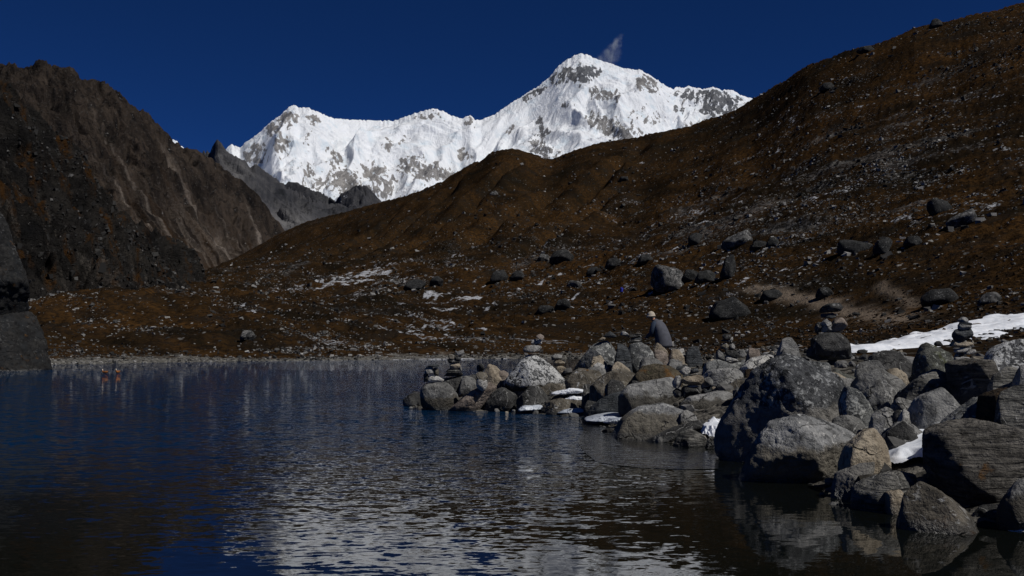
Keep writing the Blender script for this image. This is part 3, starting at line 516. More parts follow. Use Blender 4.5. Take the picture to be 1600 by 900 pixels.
RM = {
 'grey': rock_mat('grey granite', (0.095, 0.094, 0.091), (0.225, 0.22, 0.21), white=0.2, vein=0.5, old=0.34, oldc=(0.085, 0.077, 0.064)),
 'pale': rock_mat('pale grey granite', (0.15, 0.148, 0.142), (0.31, 0.302, 0.29), white=0.18),
 'dark': rock_mat('dark gneiss', (0.030, 0.030, 0.030), (0.085, 0.083, 0.079), white=0.22, wcol=(0.22, 0.22, 0.21), vein=0.5),
 'slate': rock_mat('blue grey slate', (0.045, 0.05, 0.055), (0.10, 0.105, 0.11), strata=1),
 'tan': rock_mat('tan granite', (0.21, 0.172, 0.128), (0.38, 0.325, 0.25)),
 'white': rock_mat('white quartz stone', (0.30, 0.29, 0.272), (0.5, 0.485, 0.455)),
 'pink': rock_mat('pinkish granite', (0.16, 0.13, 0.11), (0.28, 0.235, 0.20)),
 'brown': rock_mat('brown weathered rock', (0.072, 0.064, 0.052), (0.175, 0.155, 0.125), rust=0.25, white=0.25, vein=0.4),
 'lichen': rock_mat('dark boulder with white lichen', (0.042, 0.044, 0.048), (0.115, 0.117, 0.12), white=0.5, wcol=(0.30, 0.305, 0.305), dark=0.35, old=0.84, oldc=(0.21, 0.20, 0.185), s=1.3),
 'speckle': rock_mat('boulder crusted with white lichen', (0.07, 0.072, 0.075), (0.16, 0.16, 0.16), white=0.78, wcol=(0.55, 0.55, 0.54), dark=0.5, old=0.66, oldc=(0.07, 0.062, 0.05), s=1.5),
 'slab': rock_mat('grey slab with lichen crust', (0.08, 0.083, 0.083), (0.175, 0.176, 0.172), white=0.5, wcol=(0.36, 0.36, 0.34), dark=0.2),
 'scar': rock_mat('grey boulder with pale scars', (0.14, 0.141, 0.142), (0.30, 0.299, 0.296), white=0.28, dark=0.25, old=0.45, oldc=(0.16, 0.145, 0.12), vein=0.9),
 'paletop': rock_mat('boulder with pale upper face', (0.15, 0.15, 0.148), (0.28, 0.275, 0.265), white=0.3, old=0.66, oldc=(0.095, 0.088, 0.076)),
 'green': rock_mat('boulder with green lichen', (0.05, 0.052, 0.045), (0.13, 0.13, 0.115), white=0.4, wcol=(0.27, 0.28, 0.25), green=0.6),
 'strata': rock_mat('layered dark schist', (0.045, 0.042, 0.037), (0.15, 0.138, 0.122), strata=1, rust=0.12),
 'veined': rock_mat('veined schist', (0.055, 0.055, 0.052), (0.24, 0.23, 0.21), strata=1, vein=0.9),
 'rusty': rock_mat('rust streaked schist', (0.022, 0.018, 0.014), (0.075, 0.05, 0.028), strata=1, rust=0.5),
 'black': rock_mat('black lichened hillside rock', (0.010, 0.0105, 0.011), (0.040, 0.040, 0.039), white=0.35, wcol=(0.13, 0.13, 0.128), dark=0.3, s=0.6),
 'hillpale': rock_mat('pale hillside rock', (0.05, 0.05, 0.05), (0.15, 0.145, 0.14), dark=0.6, white=0.3, s=0.45),
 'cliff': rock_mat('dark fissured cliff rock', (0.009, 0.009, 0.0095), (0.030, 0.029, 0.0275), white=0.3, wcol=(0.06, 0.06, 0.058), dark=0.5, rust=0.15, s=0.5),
 'moss': rock_mat('rock grown with brown moss', (0.055, 0.045, 0.03), (0.12, 0.10, 0.07), rust=0.5, green=0.35),
}
m = NT('settled snow'); P = m.pos(); n = m.noise(P, 6, 5, 0.6)
SNOWPATCH_M = m.done(m.mix(m.ramp(n, 0.35, 0.7), (0.62, 0.65, 0.70), (0.78, 0.79, 0.82)), 0.7, m.bump(n, 0.4, 0.04), 0.25)
m = NT('lake ice'); P = m.pos(); n = m.noise(P, 3, 5, 0.6)
ICE_M = m.done(m.mix(m.ramp(n, 0.35, 0.7), (0.28, 0.31, 0.36), (0.5, 0.53, 0.58)), 0.35, m.bump(n, 0.3, 0.03), 0.4)

# ------------------------------------------------------------------ boulder shapes
ICO = {}
def ico(n):
    if n not in ICO:
        bm = bmesh.new(); bmesh.ops.create_icosphere(bm, subdivisions=n, radius=1.0)
        v = np.array([x.co[:] for x in bm.verts]); f = np.array([[x.index for x in q.verts] for q in bm.faces]); bm.free()
        ICO[n] = (v / np.linalg.norm(v, axis=1)[:, None], f)
    return ICO[n]
def hull2(pts):
    pts = sorted(set(map(tuple, pts)))
    def half(ps):
        h = []
        for q in ps:
            while len(h) > 1 and (h[-1][0] - h[-2][0]) * (q[1] - h[-2][1]) - (h[-1][1] - h[-2][1]) * (q[0] - h[-2][0]) <= 0: h.pop()
            h.append(q)
        return h
    lo = half(pts); up = half(pts[::-1]); return np.array(lo[:-1] + up[:-1])     # counter-clockwise
def rock_mesh(name, poly, T, seed, n=4, p=30.0, rough=1.0, cuts=7):
    """poly: outline in local x,z metres round 0,0 ; T: half depth.  Returns a closed, faceted, weathered stone."""
    r = np.random.default_rng(seed); H = hull2(poly); N_, D_ = [], []
    for i in range(len(H)):
        a, b = H[i], H[(i + 1) % len(H)]; e = b - a; L = np.hypot(*e)
        if L < 1e-5: continue
        nx, nz = e[1] / L, -e[0] / L; d0 = nx * a[0] + nz * a[1]
        N_.append((nx, 0.0, nz)); D_.append(max(d0, 0.02))
        for sgn, lo, hi in ((-1, 24, 58), (1, 24, 58)):
            if r.random() < 0.5: continue
            t = math.radians(r.uniform(lo, hi)); y0 = T * r.uniform(0.0, 0.55)
            nn = np.array([nx * math.cos(t), sgn * math.sin(t), nz * math.cos(t)]); N_.append(nn); D_.append(max(d0 * math.cos(t) + y0 * math.sin(t), 0.02))
    for sgn in (-1, 1):
        for k in range(2):
            nn = np.array([r.uniform(-0.3, 0.5), sgn, r.uniform(0.15, 0.8)]); nn /= np.linalg.norm(nn); N_.append(nn); D_.append(T * r.uniform(0.85, 1.0))
    N_ = np.array(N_); D_ = np.array(D_); half = np.array([np.ptp(H[:, 0]) / 2, T, np.ptp(H[:, 1]) / 2])
    for k in range(cuts):                            # corners knocked off
        c = r.normal(size=3); c[1] = -abs(c[1]) if k % 3 else c[1]; c = c / half; c /= np.linalg.norm(c)
        g = r.normal(size=(300, 3)); g /= np.linalg.norm(g, axis=1)[:, None]; R = 1 / np.maximum((np.maximum(g @ N_.T, 0) / D_).max(1), 1e-6)
        sup = float(((g * R[:, None]) @ c).max()); N_ = np.vstack([N_, c]); D_ = np.append(D_, sup * r.uniform(0.74, 0.95))
    v, f = ico(n)
    d = v * (half / half.max()) ** 0.8; d /= np.linalg.norm(d, axis=1)[:, None]
    q = np.maximum(d @ N_.T, 0.0) / D_
    R = (np.sum(q ** p, 1)) ** (-1.0 / p)
    sz = float(np.sqrt(np.prod(half) ** (2 / 3)))
    P = d * R[:, None]; s0 = seed * 3.17 % 97
    k1 = P / (sz * 1.1) + s0; k2 = P / (sz * 0.36) + s0
    dis = 0.045 * fbm(k1[:, 0], k1[:, 1], k1[:, 2], 2) - 0.03 * np.clip(ridged(k2[:, 0], k2[:, 1], k2[:, 2], 2) - 0.8, 0, 1) + 0.016 * fbm(k2[:, 0], k2[:, 1], k2[:, 2], 3)
    if n >= 5:
        k3 = P / (sz * 0.11) + s0; dis = dis + 0.016 * fbm(k3[:, 0], k3[:, 1], k3[:, 2], 3)
    P = P + d * (dis * rough * sz)[:, None]
    return mesh_arrays(name, P, f, True)
SEED = [100]
def px_rock(name, mat, Y, pts, T=None, parent=None, n=None, p=30.0, sink=True, rough=1.0, yoff=0.0):
    """a stone whose outline spans the given photo pixels at a distance of Y metres"""
    if isinstance(pts, str): pts = [tuple(map(float, q.split(','))) for q in pts.split()]
    SEED[0] += 1
    Q = np.array([at(x, y, Y) for x, y in pts]); X, Z = Q[:, 0], Q[:, 2]
    pl = np.stack([X, Z], 1)
    if sink:                                         # reach down into the bank or under the water
        g = float(land(np.array([X.mean()]), np.array([Y]))[0]); lo = Z.min(); gz = min(g, lo) - 0.12 if g > 0 else -0.25
        if lo - gz > 0.02:
            base = pl[Z < Z.min() + 0.35 * np.ptp(Z)]
            bx0, bx1 = base[:, 0].min(), base[:, 0].max(); ins = 0.06 * (bx1 - bx0) - 0.35 * max(0.0, (lo - gz) - 0.3 * np.ptp(Z))
            pl = np.concatenate([pl, [(bx0 + ins, gz), (bx1 - ins, gz)]])
    cm = pl.mean(0); pl = cm + (pl - cm) * (1.06 if parent is None and max(np.ptp([q[0] for q in pts]), 1) < 100 else 1.0)
    H = hull2(pl); c = np.array([(H[:, 0].min() + H[:, 0].max()) / 2, H[:, 1].mean()])
    wpx = max(np.ptp([q[0] for q in pts]), np.ptp([q[1] for q in pts]))
    if n is None: n = 6 if wpx > 150 else 5 if wpx > 42 else 4 if wpx > 14 else 3
    if T is None: T = 0.46 * math.sqrt(np.ptp(X) * max(np.ptp(Z), 0.35 * np.ptp(X)))
    me = rock_mesh(name, pl - c, T, SEED[0], n, p, rough)
    loc = np.array([c[0], Y + yoff, c[1]])
    if parent is not None: loc = loc - np.array(parent.location)
    return link(name, me, RM[mat] if isinstance(mat, str) else mat, parent, loc)

# ------------------------------------------------------------------ the boulders on the bank and the spit: label, rock, distance, outline
BOULDERS = [
 ('low dark wedge of rock sloping into the lake at the tip of the spit', 'dark', 28.4, '632,622 650,611 664,610 664,634 630,627'),
 ('rounded grey boulder carrying the cap-topped cairn at the tip of the spit', 'grey', 26.9, '656,600 675,594 700,597 712,610 718,628 712,642 658,642 654,618'),
 ('dark boulder under the tallest cairn of the spit', 'dark', 28.6, '690,594 706,586 728,588 742,602 740,618 700,616'),
 ('long grey boulder with a tan upper slope in the water at the spit', 'pink', 26.5, '700,638 735,611 765,598 782,598 770,618 745,642 702,642'),
 ('dark rounded rock face at the water under the lichen pyramid', 'dark', 26.4, '752,640 770,612 790,603 806,612 814,630 810,643 754,643'),
 ('dark flat block under the two tan stones of the spit', 'dark', 28.3, '722,588 790,582 798,600 726,602'),
 ('tan oval stone lying on the dark block of the spit', 'tan', 28.1, '757,581 762,568 776,564 782,572 776,585 760,585'),
 ('small brown stone leaning beside the tan oval stone', 'pink', 28.1, '780,571 785,570 793,580 784,585 779,583'),
 ('small smooth grey stone beside the tallest cairn of the spit', 'grey', 27.9, '724,584 733,577 741,582 738,589 725,589'),
 ('pyramid-shaped boulder crusted white with lichen on the spit', 'speckle', 27.4, '786,599 800,576 820,556 838,547 850,556 862,570 880,586 886,594 880,604 800,606'),
 ('brown bedrock block under the white lichen pyramid', 'brown', 27.0, '800,604 840,598 890,600 894,618 860,626 806,622'),
 ('dark wedge-shaped boulder at the water before the lichen pyramid', 'dark', 25.9, '808,624 830,604 842,603 855,616 858,624 842,634 810,634'),
 ('low flat brown rock between snow ledges at the waterline', 'brown', 25.4, '843,643 850,629 875,623 905,626 916,636 913,646 845,648'),
 ('brown gravelly block behind the narrow snow ledge', 'brown', 26.0, '884,596 905,576 936,580 944,600 908,612 888,610'),
 ('small dark upright stone beside the narrow snow ledge', 'dark', 25.0, '913,600 917,588 924,592 922,606 916,611'),  # dark rock colour stands for the shadow side of a stone
 ('grey rock with a tan sunlit end below the standing slab', 'brown', 24.6, '922,604 945,585 968,574 985,572 1000,582 985,604 958,618 926,616'),
 ('dark angular stone in front of the tan-ended rock', 'dark', 24.2, '952,596 960,582 968,580 974,600 956,604'),
 ('large leaning slab with white lichen under a dark capstone', 'slab', 27.2, '898,576 925,541 943,528 966,528 964,562 940,578 904,580'),
 ('slender dark slab standing upright beside the lichen slab', 'slate', 26.4, '964,562 966,530 970,522 980,524 981,562'),
 ('tan angular stone at the foot of the standing slab', 'tan', 25.4, '958,572 972,556 979,552 982,570 962,575'),
 ('grey lichen-covered boulder right beside the standing slab', 'slab', 27.2, '981,552 985,539 1000,535 1012,541 1022,551 1015,570 984,572'),
 ('small grey stone on the rubble before the leaning slab', 'grey', 26.2, '918,576 930,568 944,570 944,582 922,584'),
 ('pale stone in the rubble under the leaning slab', 'white', 26.5, '930,562 938,556 948,562 942,570 930,570'),
 ('tan block wedged against the leaning slab', 'tan', 26.6, '928,552 942,548 950,554 940,562 928,562'),
 ('long brown mossy boulder behind the stone shrine', 'moss', 24.0, '990,592 1000,574 1020,568 1050,574 1066,584 1060,596 1000,602'),
 ('black upright stone behind the pale-backed long boulder', 'dark', 23.2, '987,600 993,580 1002,580 1004,600'),
 ('long boulder with a pale back next to the stone shrine', 'paletop', 22.0, '966,620 982,602 1020,595 1048,590 1062,606 1056,624 1036,630 970,630'),
 ('dark green-grey slab leaning before the tan-ended rock', 'slate', 23.0, '916,640 948,618 970,608 986,612 968,642 930,650'),
 ('dark low rock between the waterline snow and the leaning slab', 'dark', 23.4, '912,636 918,626 936,630 938,648 914,652'),
 ('big grey boulder rising from the water below the stone shrine', 'scar', 18.9, '958,686 974,656 1000,636 1038,628 1062,640 1090,652 1096,664 1060,676 1020,690 962,690'),
 ('small block resting on the shoulder of the big waterside boulder', 'grey', 18.6, '1063,648 1072,641 1086,642 1088,652 1068,656'),
 ('dark flat slab at the waterline beside the big waterside boulder', 'dark', 18.3, '1008,690 1050,668 1096,653 1126,656 1122,674 1060,694 1012,694'),
 ('small streaked rock in the water before the snow wedge', 'veined', 17.5, '1052,696 1063,677 1082,670 1100,680 1108,696 1060,700'),
 ('small black rock at the edge of the snow wedge', 'dark', 17.2, '1102,698 1110,682 1126,680 1128,702'),
 ('broad boulder with a pale crest beneath the stone shrine', 'paletop', 20.2, '1062,636 1078,620 1125,613 1146,615 1155,626 1152,646 1090,652 1066,646'),
 ('grey boulder with pale flat top behind the stone shrine', 'paletop', 22.6, '1096,592 1106,579 1150,576 1161,583 1158,600 1120,612 1100,604'),
 ('dark lichen-edged boulder behind the pale flat-topped one', 'slab', 23.4, '1098,584 1104,568 1120,562 1132,568 1150,572 1148,584 1104,590'),
 ('flat brown step of rock beside the great lichen boulder', 'brown', 21.0, '1124,612 1150,596 1178,594 1176,612 1150,622 1128,620'),
 ('rust-brown rock in the shade beside the great lichen boulder', 'rusty', 21.8, '1160,596 1166,580 1180,576 1186,590 1180,604 1164,604'),
 ('pale flat rock just behind the great lichen boulder', 'white', 23.0, '1158,576 1174,560 1196,555 1206,562 1186,576 1168,580'),
 ('great dark boulder mottled with lichen above a bare grey base', 'lichen', 15.3, '1124,724 1123,672 1148,641 1163,606 1178,577 1204,559 1226,551 1262,565 1292,576 1316,593 1323,612 1320,645 1300,724'),
 ('great pale grey boulder with white scars at the water', 'scar', 13.2, '1151,752 1164,716 1194,666 1214,648 1245,651 1276,643 1316,660 1348,672 1342,692 1324,716 1322,754'),
 ('dark angular stone perched on the great lichen boulder', 'slab', 15.5, '1249,562 1255,543 1273,536 1286,545 1293,560 1283,570 1262,575'),
 ('bright tan block perched behind the great lichen boulder', 'tan', 16.2, '1283,549 1311,545 1318,553 1308,571 1298,575 1287,569'),
 ('mossy stone behind the bright tan block', 'green', 16.8, '1312,547 1332,545 1338,556 1326,562 1314,560'),
 ('tiny upright stone on the shoulder of the great lichen boulder', 'grey', 15.2, '1218,556 1220,547 1224,547 1226,557'),
 ('white stone in the snow beside the bright tan block', 'white', 16.2, '1313,562 1324,557 1333,562 1330,572 1315,573'),
 ('pale grey stone wedged behind the great lichen boulder', 'pale', 15.5, '1306,577 1320,572 1335,576 1344,591 1341,602 1326,603'),
 ('large grey-brown boulder behind the split stone', 'grey', 15.0, '1334,612 1343,588 1374,578 1400,590 1416,611 1419,638 1402,668 1368,664 1344,652'),
 ('dark mottled boulder against the foot of the great lichen boulder', 'slab', 14.3, '1312,628 1322,606 1340,612 1358,640 1366,660 1352,684 1320,672'),
 ('small rounded grey stone above the great scarred boulder', 'grey', 13.8, '1299,653 1308,638 1335,640 1351,656 1345,666 1308,664'),
 ('split grey stone with one dark side in the middle of the bank', 'pale', 13.5, '1359,670 1364,650 1388,628 1402,630 1406,666 1370,674'),
 ('dark slab leaning on the split grey stone', 'dark', 13.4, '1398,632 1412,640 1420,660 1414,672 1396,668'),
 ('dark angular boulder between the tan boulder and the snow hollow', 'dark', 12.8, '1386,700 1388,678 1412,660 1434,668 1442,694 1432,724 1390,736'),
 ('flat dark rock above the dark angular boulder', 'grey', 13.1, '1380,682 1400,660 1424,658 1428,672 1396,690'),
 ('tan boulder with a lit face at the corner of the great scarred boulder', 'tan', 12.2, '1315,722 1324,697 1350,672 1368,670 1380,686 1389,706 1386,722 1330,738'),
 ('wet dark rock with pale streaks in front of the tan boulder', 'lichen', 11.6, '1300,772 1310,742 1345,728 1378,722 1368,748 1342,790 1304,786'),
 ('dark rounded waterside boulder with a white-veined top', 'veined', 10.9, '1328,802 1334,758 1370,739 1410,730 1441,740 1436,758 1422,796 1400,806'),
 ('small tan wedge of stone at the waterline', 'tan', 10.6, '1384,770 1412,764 1416,782 1400,796 1388,786'),
 ('cone-shaped wet boulder standing in the shallows', 'brown', 9.75, '1401,816 1410,772 1436,750 1460,760 1490,782 1517,808 1506,826 1408,826'),
 ('huge layered dark boulder at the edge of the bank', 'strata', 10.8, '1441,704 1449,676 1476,662 1528,654 1560,664 1600,676 1650,690 1660,772 1540,794 1480,752 1444,724'),
 ('dark rust-streaked boulder atop the huge layered one', 'rusty', 11.4, '1538,664 1543,618 1568,605 1640,614 1655,674 1580,690'),
 ('white-blotched slab leaning behind the huge layered boulder', 'slab', 11.9, '1446,690 1478,652 1540,606 1562,589 1558,606 1540,640 1520,672'),
 ('elongated boulder with a frosted top beside the snow hollow', 'paletop', 13.2, '1418,646 1434,622 1480,604 1495,608 1499,630 1472,648 1430,652'),
 ('stepped block with a striped upper face under the slim cairn', 'strata', 13.6, '1492,572 1520,563 1550,567 1553,590 1546,622 1506,632 1494,606'),
 ('grey streaked boulder below the green lichen boulder', 'veined', 14.2, '1413,618 1428,596 1468,571 1490,567 1494,600 1490,608 1440,616'),
 ('boulder spotted with green lichen next to the slim cairn', 'green', 16.0, '1428,566 1438,541 1454,534 1480,540 1489,560 1486,580 1438,586'),
 ('broad boulder speckled black and white beyond the slim cairn', 'speckle', 14.6, '1540,570 1558,541 1590,530 1642,527 1648,578 1580,588'),
 ('veined pale block under the speckled boulder', 'veined', 12.8, '1552,588 1574,571 1598,568 1600,592 1566,597'),
 ('tan-grey block beside the veined pale block', 'pale', 12.6, '1588,572 1640,562 1648,602 1592,600'),
 ('crinkled grey stone above the rust-streaked boulder', 'veined', 11.0, '1563,616 1574,601 1602,602 1644,600 1648,622 1580,626'),
 ('dark flat stone overhanging the stepped block', 'dark', 13.4, '1512,556 1521,552 1548,553 1553,558 1545,565 1526,566'),
 ('dark mossy boulder behind the snow patch', 'dark', 18.0, '1360,556 1388,545 1420,548 1428,562 1402,574 1364,568'),
 ('smooth grey sloping stone beside the snow patch', 'grey', 17.0, '1338,566 1352,554 1376,560 1387,574 1382,582 1346,578'),
 ('tan stone with a dark front above the slate triangle', 'tan', 15.0, '1383,588 1387,570 1398,566 1415,575 1416,591 1408,599 1390,594'),
 ('blue-grey triangular slate in the middle of the bank', 'slate', 14.6, '1408,606 1418,580 1438,598 1424,608'),
 ('low black wet rock at the frame-side waterline', 'dark', 10.0, '1522,806 1540,786 1580,790 1602,802 1592,820 1528,818'),
 ('dark boulder wedged below the huge layered one', 'grey', 9.7, '1562,792 1594,752 1650,744 1660,812 1580,806'),
 ('pale stone standing behind the low rubble of the bank', 'pink', 25.0, '1170,552 1172,540 1178,536 1185,540 1184,552'),
 ('flat grey rock low in front of the round-topped cairn', 'slab', 24.4, '1136,572 1150,566 1172,566 1176,574 1150,580'),
 ('pale angular stone lying before the stooping person', 'pale', 25.0, '1041,560 1050,552 1066,550 1065,559 1053,566'),
 ('small dark slate just below the pale angular stone', 'slate', 24.6, '1056,570 1060,563 1073,562 1074,574 1062,576'),
 ('lower pinkish block hiding the feet of the stooping person', 'pink', 27.0, '1023,548 1032,543 1040,546 1043,558 1030,564 1024,558'),
 ('upper pinkish stone before the knees of the stooping person', 'tan', 27.1, '1022,546 1026,535 1033,531 1040,536 1040,546'),
 ('flat tan slab beside the pinkish blocks', 'tan', 27.0, '1047,552 1050,545 1064,543 1067,548 1064,553'),
 ('two-toned sharp stone tipped up beside the flat tan slab', 'white', 27.2, '1055,541 1057,534 1062,534 1067,543 1062,546'),
 ('dark flat stone among turf between the person and the round-topped cairn', 'slate', 27.0, '1072,550 1078,541 1090,540 1094,549 1086,553'),
 ('grey stone on the bank beneath the pinkish blocks', 'grey', 26.0, '1000,566 1010,556 1028,558 1036,568 1020,576 1004,574'),
 ('grey stone on the turf under the tallest cairn of the bank', 'grey', 22.0, '1222,545 1228,540 1238,542 1240,551 1226,552'),
 ('small pale stone alone on turf before the tallest cairn of the bank', 'pale', 26.0, '1225,522 1231,512 1238,516 1240,523'),
 ('turf-browned boulder behind the slate triangle', 'moss', 16.2, '1414,590 1424,576 1444,578 1450,592 1436,600'),
 ('pale pebble-like stone lying in the snow hollow', 'pale', 12.9, '1426,654 1430,648 1439,648 1441,655'),
 ('whitish stone at the edge of the snow hollow', 'white', 13.2, '1408,648 1416,630 1424,628 1428,640 1418,652'),
 ('grey boulder half hidden under the frosted elongated boulder', 'grey', 13.8, '1392,636 1406,616 1424,620 1432,640 1412,648'),
]
for (lab, mat, Y, pts) in BOULDERS:
    wd = lab.split(); nm = 'boulder' if ('boulder' in lab and np.ptp([float(q.split(',')[0]) for q in pts.split()]) > 24) else 'stone'
    cat = 'boulder' if nm == 'boulder' else 'stone'
    if 'slab' in lab.split(' ')[0:4]: nm, cat = 'rock_slab', 'slab'
    o = px_rock(nm, mat, Y, pts, T={'strata': 0.55, 'rusty': 0.4}.get(mat), p=12.0 if ('round' in lab or 'smooth' in lab) else 34.0, rough=0.8 if 'smooth' in lab else 1.15)
    tag(o, lab, cat)

# ------------------------------------------------------------------ cairns: each an Empty with its stones
CAIRNS = [
 ('low cairn with a flat cap on the rounded boulder at the tip of the spit', 26.9, [('slate', '666,573 672,569 685,569 687,574'), ('pale', '663,574 676,573 678,583 664,585'), ('brown', '677,575 686,575 685,587 678,587'), ('dark', '662,584 670,583 670,597 662,597'), ('white', '668,588 686,587 696,592 690,598 668,598')]),
 ('tallest cairn of the spit with a tilted pale capstone', 28.5, [('dark', '692,588 700,581 722,580 724,588'), ('dark', '694,582 702,576 718,577 722,582'), ('tan', '702,568 718,566 720,575 712,580 703,577'), ('grey', '717,571 722,574 722,581 717,580'), ('dark', '698,561 716,559 719,566 702,568'), ('brown', '700,553 710,553 711,561 701,562'), ('dark', '709,556 721,557 720,563 712,564'), ('pale', '710,551 724,546 726,552 718,558')]),
 ('three-stone cairn of black, brown and white on the long boulder', 26.2, [('white', '744,592 752,590 762,595 763,606 755,612 744,607'), ('brown', '742,585 752,578 763,588 756,596 745,592'), ('dark', '744,571 751,567 757,571 757,578 750,583 745,579')]),
 ('small white cairn balanced on the lichen pyramid', 27.4, [('pale', '814,550 820,541 840,537 847,541 845,548 830,551'), ('white', '828,538 833,530 838,530 839,538'), ('white', '837,538 839,531 846,530 847,538'), ('pink', '836,525 845,521 851,525 849,531 843,531')]),
 ('stack of three tan stones behind the lichen pyramid', 28.6, [('tan', '868,573 878,571 889,578 886,586 870,586'), ('tan', '864,564 874,562 883,566 881,573 866,573'), ('pale', '861,557 868,553 879,555 878,563 862,563')]),
 ('dark capstone and pale wedge topping the leaning lichen slab', 27.1, [('tan', '932,534 941,526 946,527 944,533'), ('slate', '940,527 953,517 964,525 960,528')]),
 ('low stack of flat dark slates behind the standing slab', 27.8, [('dark', '982,536 986,531 1002,531 1004,536'), ('slate', '984,531 988,527 1002,527 1003,531'), ('dark', '981,527 985,523 1001,523 1003,527'), ('pale', '969,524 971,518 977,518 983,523 980,526'), ('brown', '990,523 994,520 1002,520 1004,523')]),
 ('stone shrine with a broad tan lintel in the middle of the bank', 21.0, [('dark', '1064,612 1066,602 1090,605 1097,616 1092,622 1070,624'), ('pale', '1049,598 1055,588 1064,586 1066,600 1060,608 1052,606'), ('white', '1065,604 1092,601 1095,604 1068,607'), ('tan', '1062,594 1070,587 1085,584 1098,587 1100,596 1095,603 1068,602'), ('pale', '1085,613 1090,609 1094,611 1094,618 1088,620'), ('slate', '1095,614 1100,605 1111,603 1113,615 1100,618'), ('tan', '1111,604 1117,604 1123,612 1120,616 1113,616'), ('grey', '1099,592 1108,588 1114,594 1113,602 1101,603'), ('white', '1061,581 1071,572 1080,575 1078,582 1068,587'), ('slate', '1077,578 1092,574 1092,582 1078,585'), ('dark', '1050,612 1056,606 1068,610 1070,620 1056,622')]),
 ('round-topped cairn with a white cheek stone on the rubble', 24.0, [('dark', '1128,524 1134,521 1142,523 1141,529 1129,530'), ('white', '1140,527 1145,526 1145,532 1141,533'), ('slate', '1125,533 1130,530 1141,530 1143,535'), ('brown', '1126,539 1133,535 1140,541 1133,547 1126,545'), ('pale', '1138,540 1145,536 1149,541 1147,547 1140,546'), ('grey', '1118,548 1124,543 1132,554 1131,568 1122,567'), ('white', '1132,558 1136,554 1148,557 1154,565 1140,570 1132,566'), ('dark', '1133,547 1142,544 1156,552 1158,559 1145,559 1134,554'), ('grey', '1154,548 1162,545 1168,553 1162,560 1155,558')]),
 ('tallest cairn of the bank with a dark boxy top stone', 22.5, [('dark', '1266,528 1284,520 1320,519 1328,534 1326,560 1270,562'), ('slate', '1262,548 1270,540 1330,542 1334,562 1264,564'), ('dark', '1273,516 1276,505 1283,501 1285,518 1275,521'), ('pale', '1280,506 1290,497 1298,504 1301,519 1284,520'), ('pink', '1296,513 1308,495 1320,496 1326,507 1320,517 1300,520'), ('slate', '1283,496 1284,490 1306,488 1307,495 1298,498'), ('dark', '1282,482 1288,474 1312,473 1317,480 1312,487 1284,489')]),
 ('slim cairn of stacked flat stones on the stepped block', 14.0, [('pale', '1488,568 1490,558 1514,556 1516,567'), ('dark', '1490,558 1494,551 1508,551 1510,558'), ('white', '1504,555 1516,545 1525,546 1526,553'), ('white', '1486,550 1503,543 1517,543 1512,549 1494,552'), ('tan', '1482,541 1486,534 1500,533 1519,534 1521,540 1506,544'), ('slate', '1488,526 1492,514 1518,512 1521,522 1516,533 1493,534'), ('pale', '1495,514 1498,506 1508,510 1518,508 1517,513 1506,516'), ('slate', '1496,508 1500,503 1516,503 1519,508'), ('pale', '1499,500 1504,495 1511,496 1515,502 1510,506 1501,505')]),
]
for (lab, Y, stones) in CAIRNS:
    allp = [tuple(map(float, q.split(','))) for s_ in stones for q in s_[1].split()]
    bx = np.mean([q[0] for q in allp]); by = max(q[1] for q in allp)
    e = empty('cairn', at(bx, by, Y)); tag(e, lab, 'cairn', 'cairns built along the shore')
    for i, (mat, pts) in enumerate(stones):
        px_rock('stone', mat, Y, pts, parent=e, sink=False, p=24, yoff=0.02 * ((i * 7) % 3 - 1), rough=0.8, n=4)

# ------------------------------------------------------------------ snow and ice left at the waterline
ICES = [('narrow snow ledge behind the low flat brown rock', SNOWPATCH_M, 25.6, '856,616 870,611 912,604 918,607 912,613 870,617', 0.5), ('small snow patch on gravel above the low flat brown rock', SNOWPATCH_M, 25.6, '880,624 895,619 908,619 912,624 890,626', 0.4),
 ('ice ledge hanging over the water under the dark wedge boulder', ICE_M, 25.6, '806,638 815,633 842,632 852,637 842,641 812,642', 0.6), ('ice shelf edging the low flat brown rock', ICE_M, 24.9, '866,645 880,640 905,637 914,642 900,646 870,647', 0.5),
 ('long white ice shelf at the waterline before the big waterside boulder', ICE_M, 22.0, '912,657 930,652 960,647 975,648 968,654 930,658', 0.9), ('shorter white ice shelf touching the big waterside boulder', ICE_M, 21.0, '944,660 955,655 976,652 982,656 970,661 948,662', 0.7),
 ('small ice crust on the stones in the corner shallows', ICE_M, 9.6, '1570,836 1580,828 1600,824 1630,826 1630,840', 0.3)]
for (lab, mt, Y, pts, T) in ICES:
    o = px_rock('ice_ledge' if mt is ICE_M else 'snow_patch', mt, Y, pts, T=T, p=12, sink=False, rough=3.4, n=5); tag(o, lab, 'ice' if mt is ICE_M else 'snow')
def drape(lab, x, y, Y, rx, ry, thick=0.10, seed=1.0):
    c = at(x, y, Y); gx, gy = np.meshgrid(np.linspace(-1.3, 1.3, 60), np.linspace(-1.3, 1.3, 60), indexing='xy'); X = c[0] + gx * rx; Y_ = Y + gy * ry
    mk = 1 - np.sqrt(gx ** 2 + gy ** 2) + 0.45 * fbm(X / (rx * 0.7), Y_ / (ry * 0.7), seed, 4)
    Z = land(X, Y_) + np.clip(mk * 3, -0.25, 1) * thick; zc = c[2] - float(land(np.array([c[0]]), np.array([Y]))[0])
    Z = Z + np.clip(zc, -0.1, 0.10)
    idx = grid_faces(60, 60); kf = mk.ravel()[idx].max(1) > -0.08; used = np.unique(idx[kf]); rem = np.full(X.size, -1); rem[used] = np.arange(len(used))
    o = link('snow_patch', mesh_arrays('snow_patch', np.stack([X.ravel(), Y_.ravel(), Z.ravel()], 1)[used], rem[idx[kf]], True), SNOWPATCH_M); tag(o, lab, 'snow')
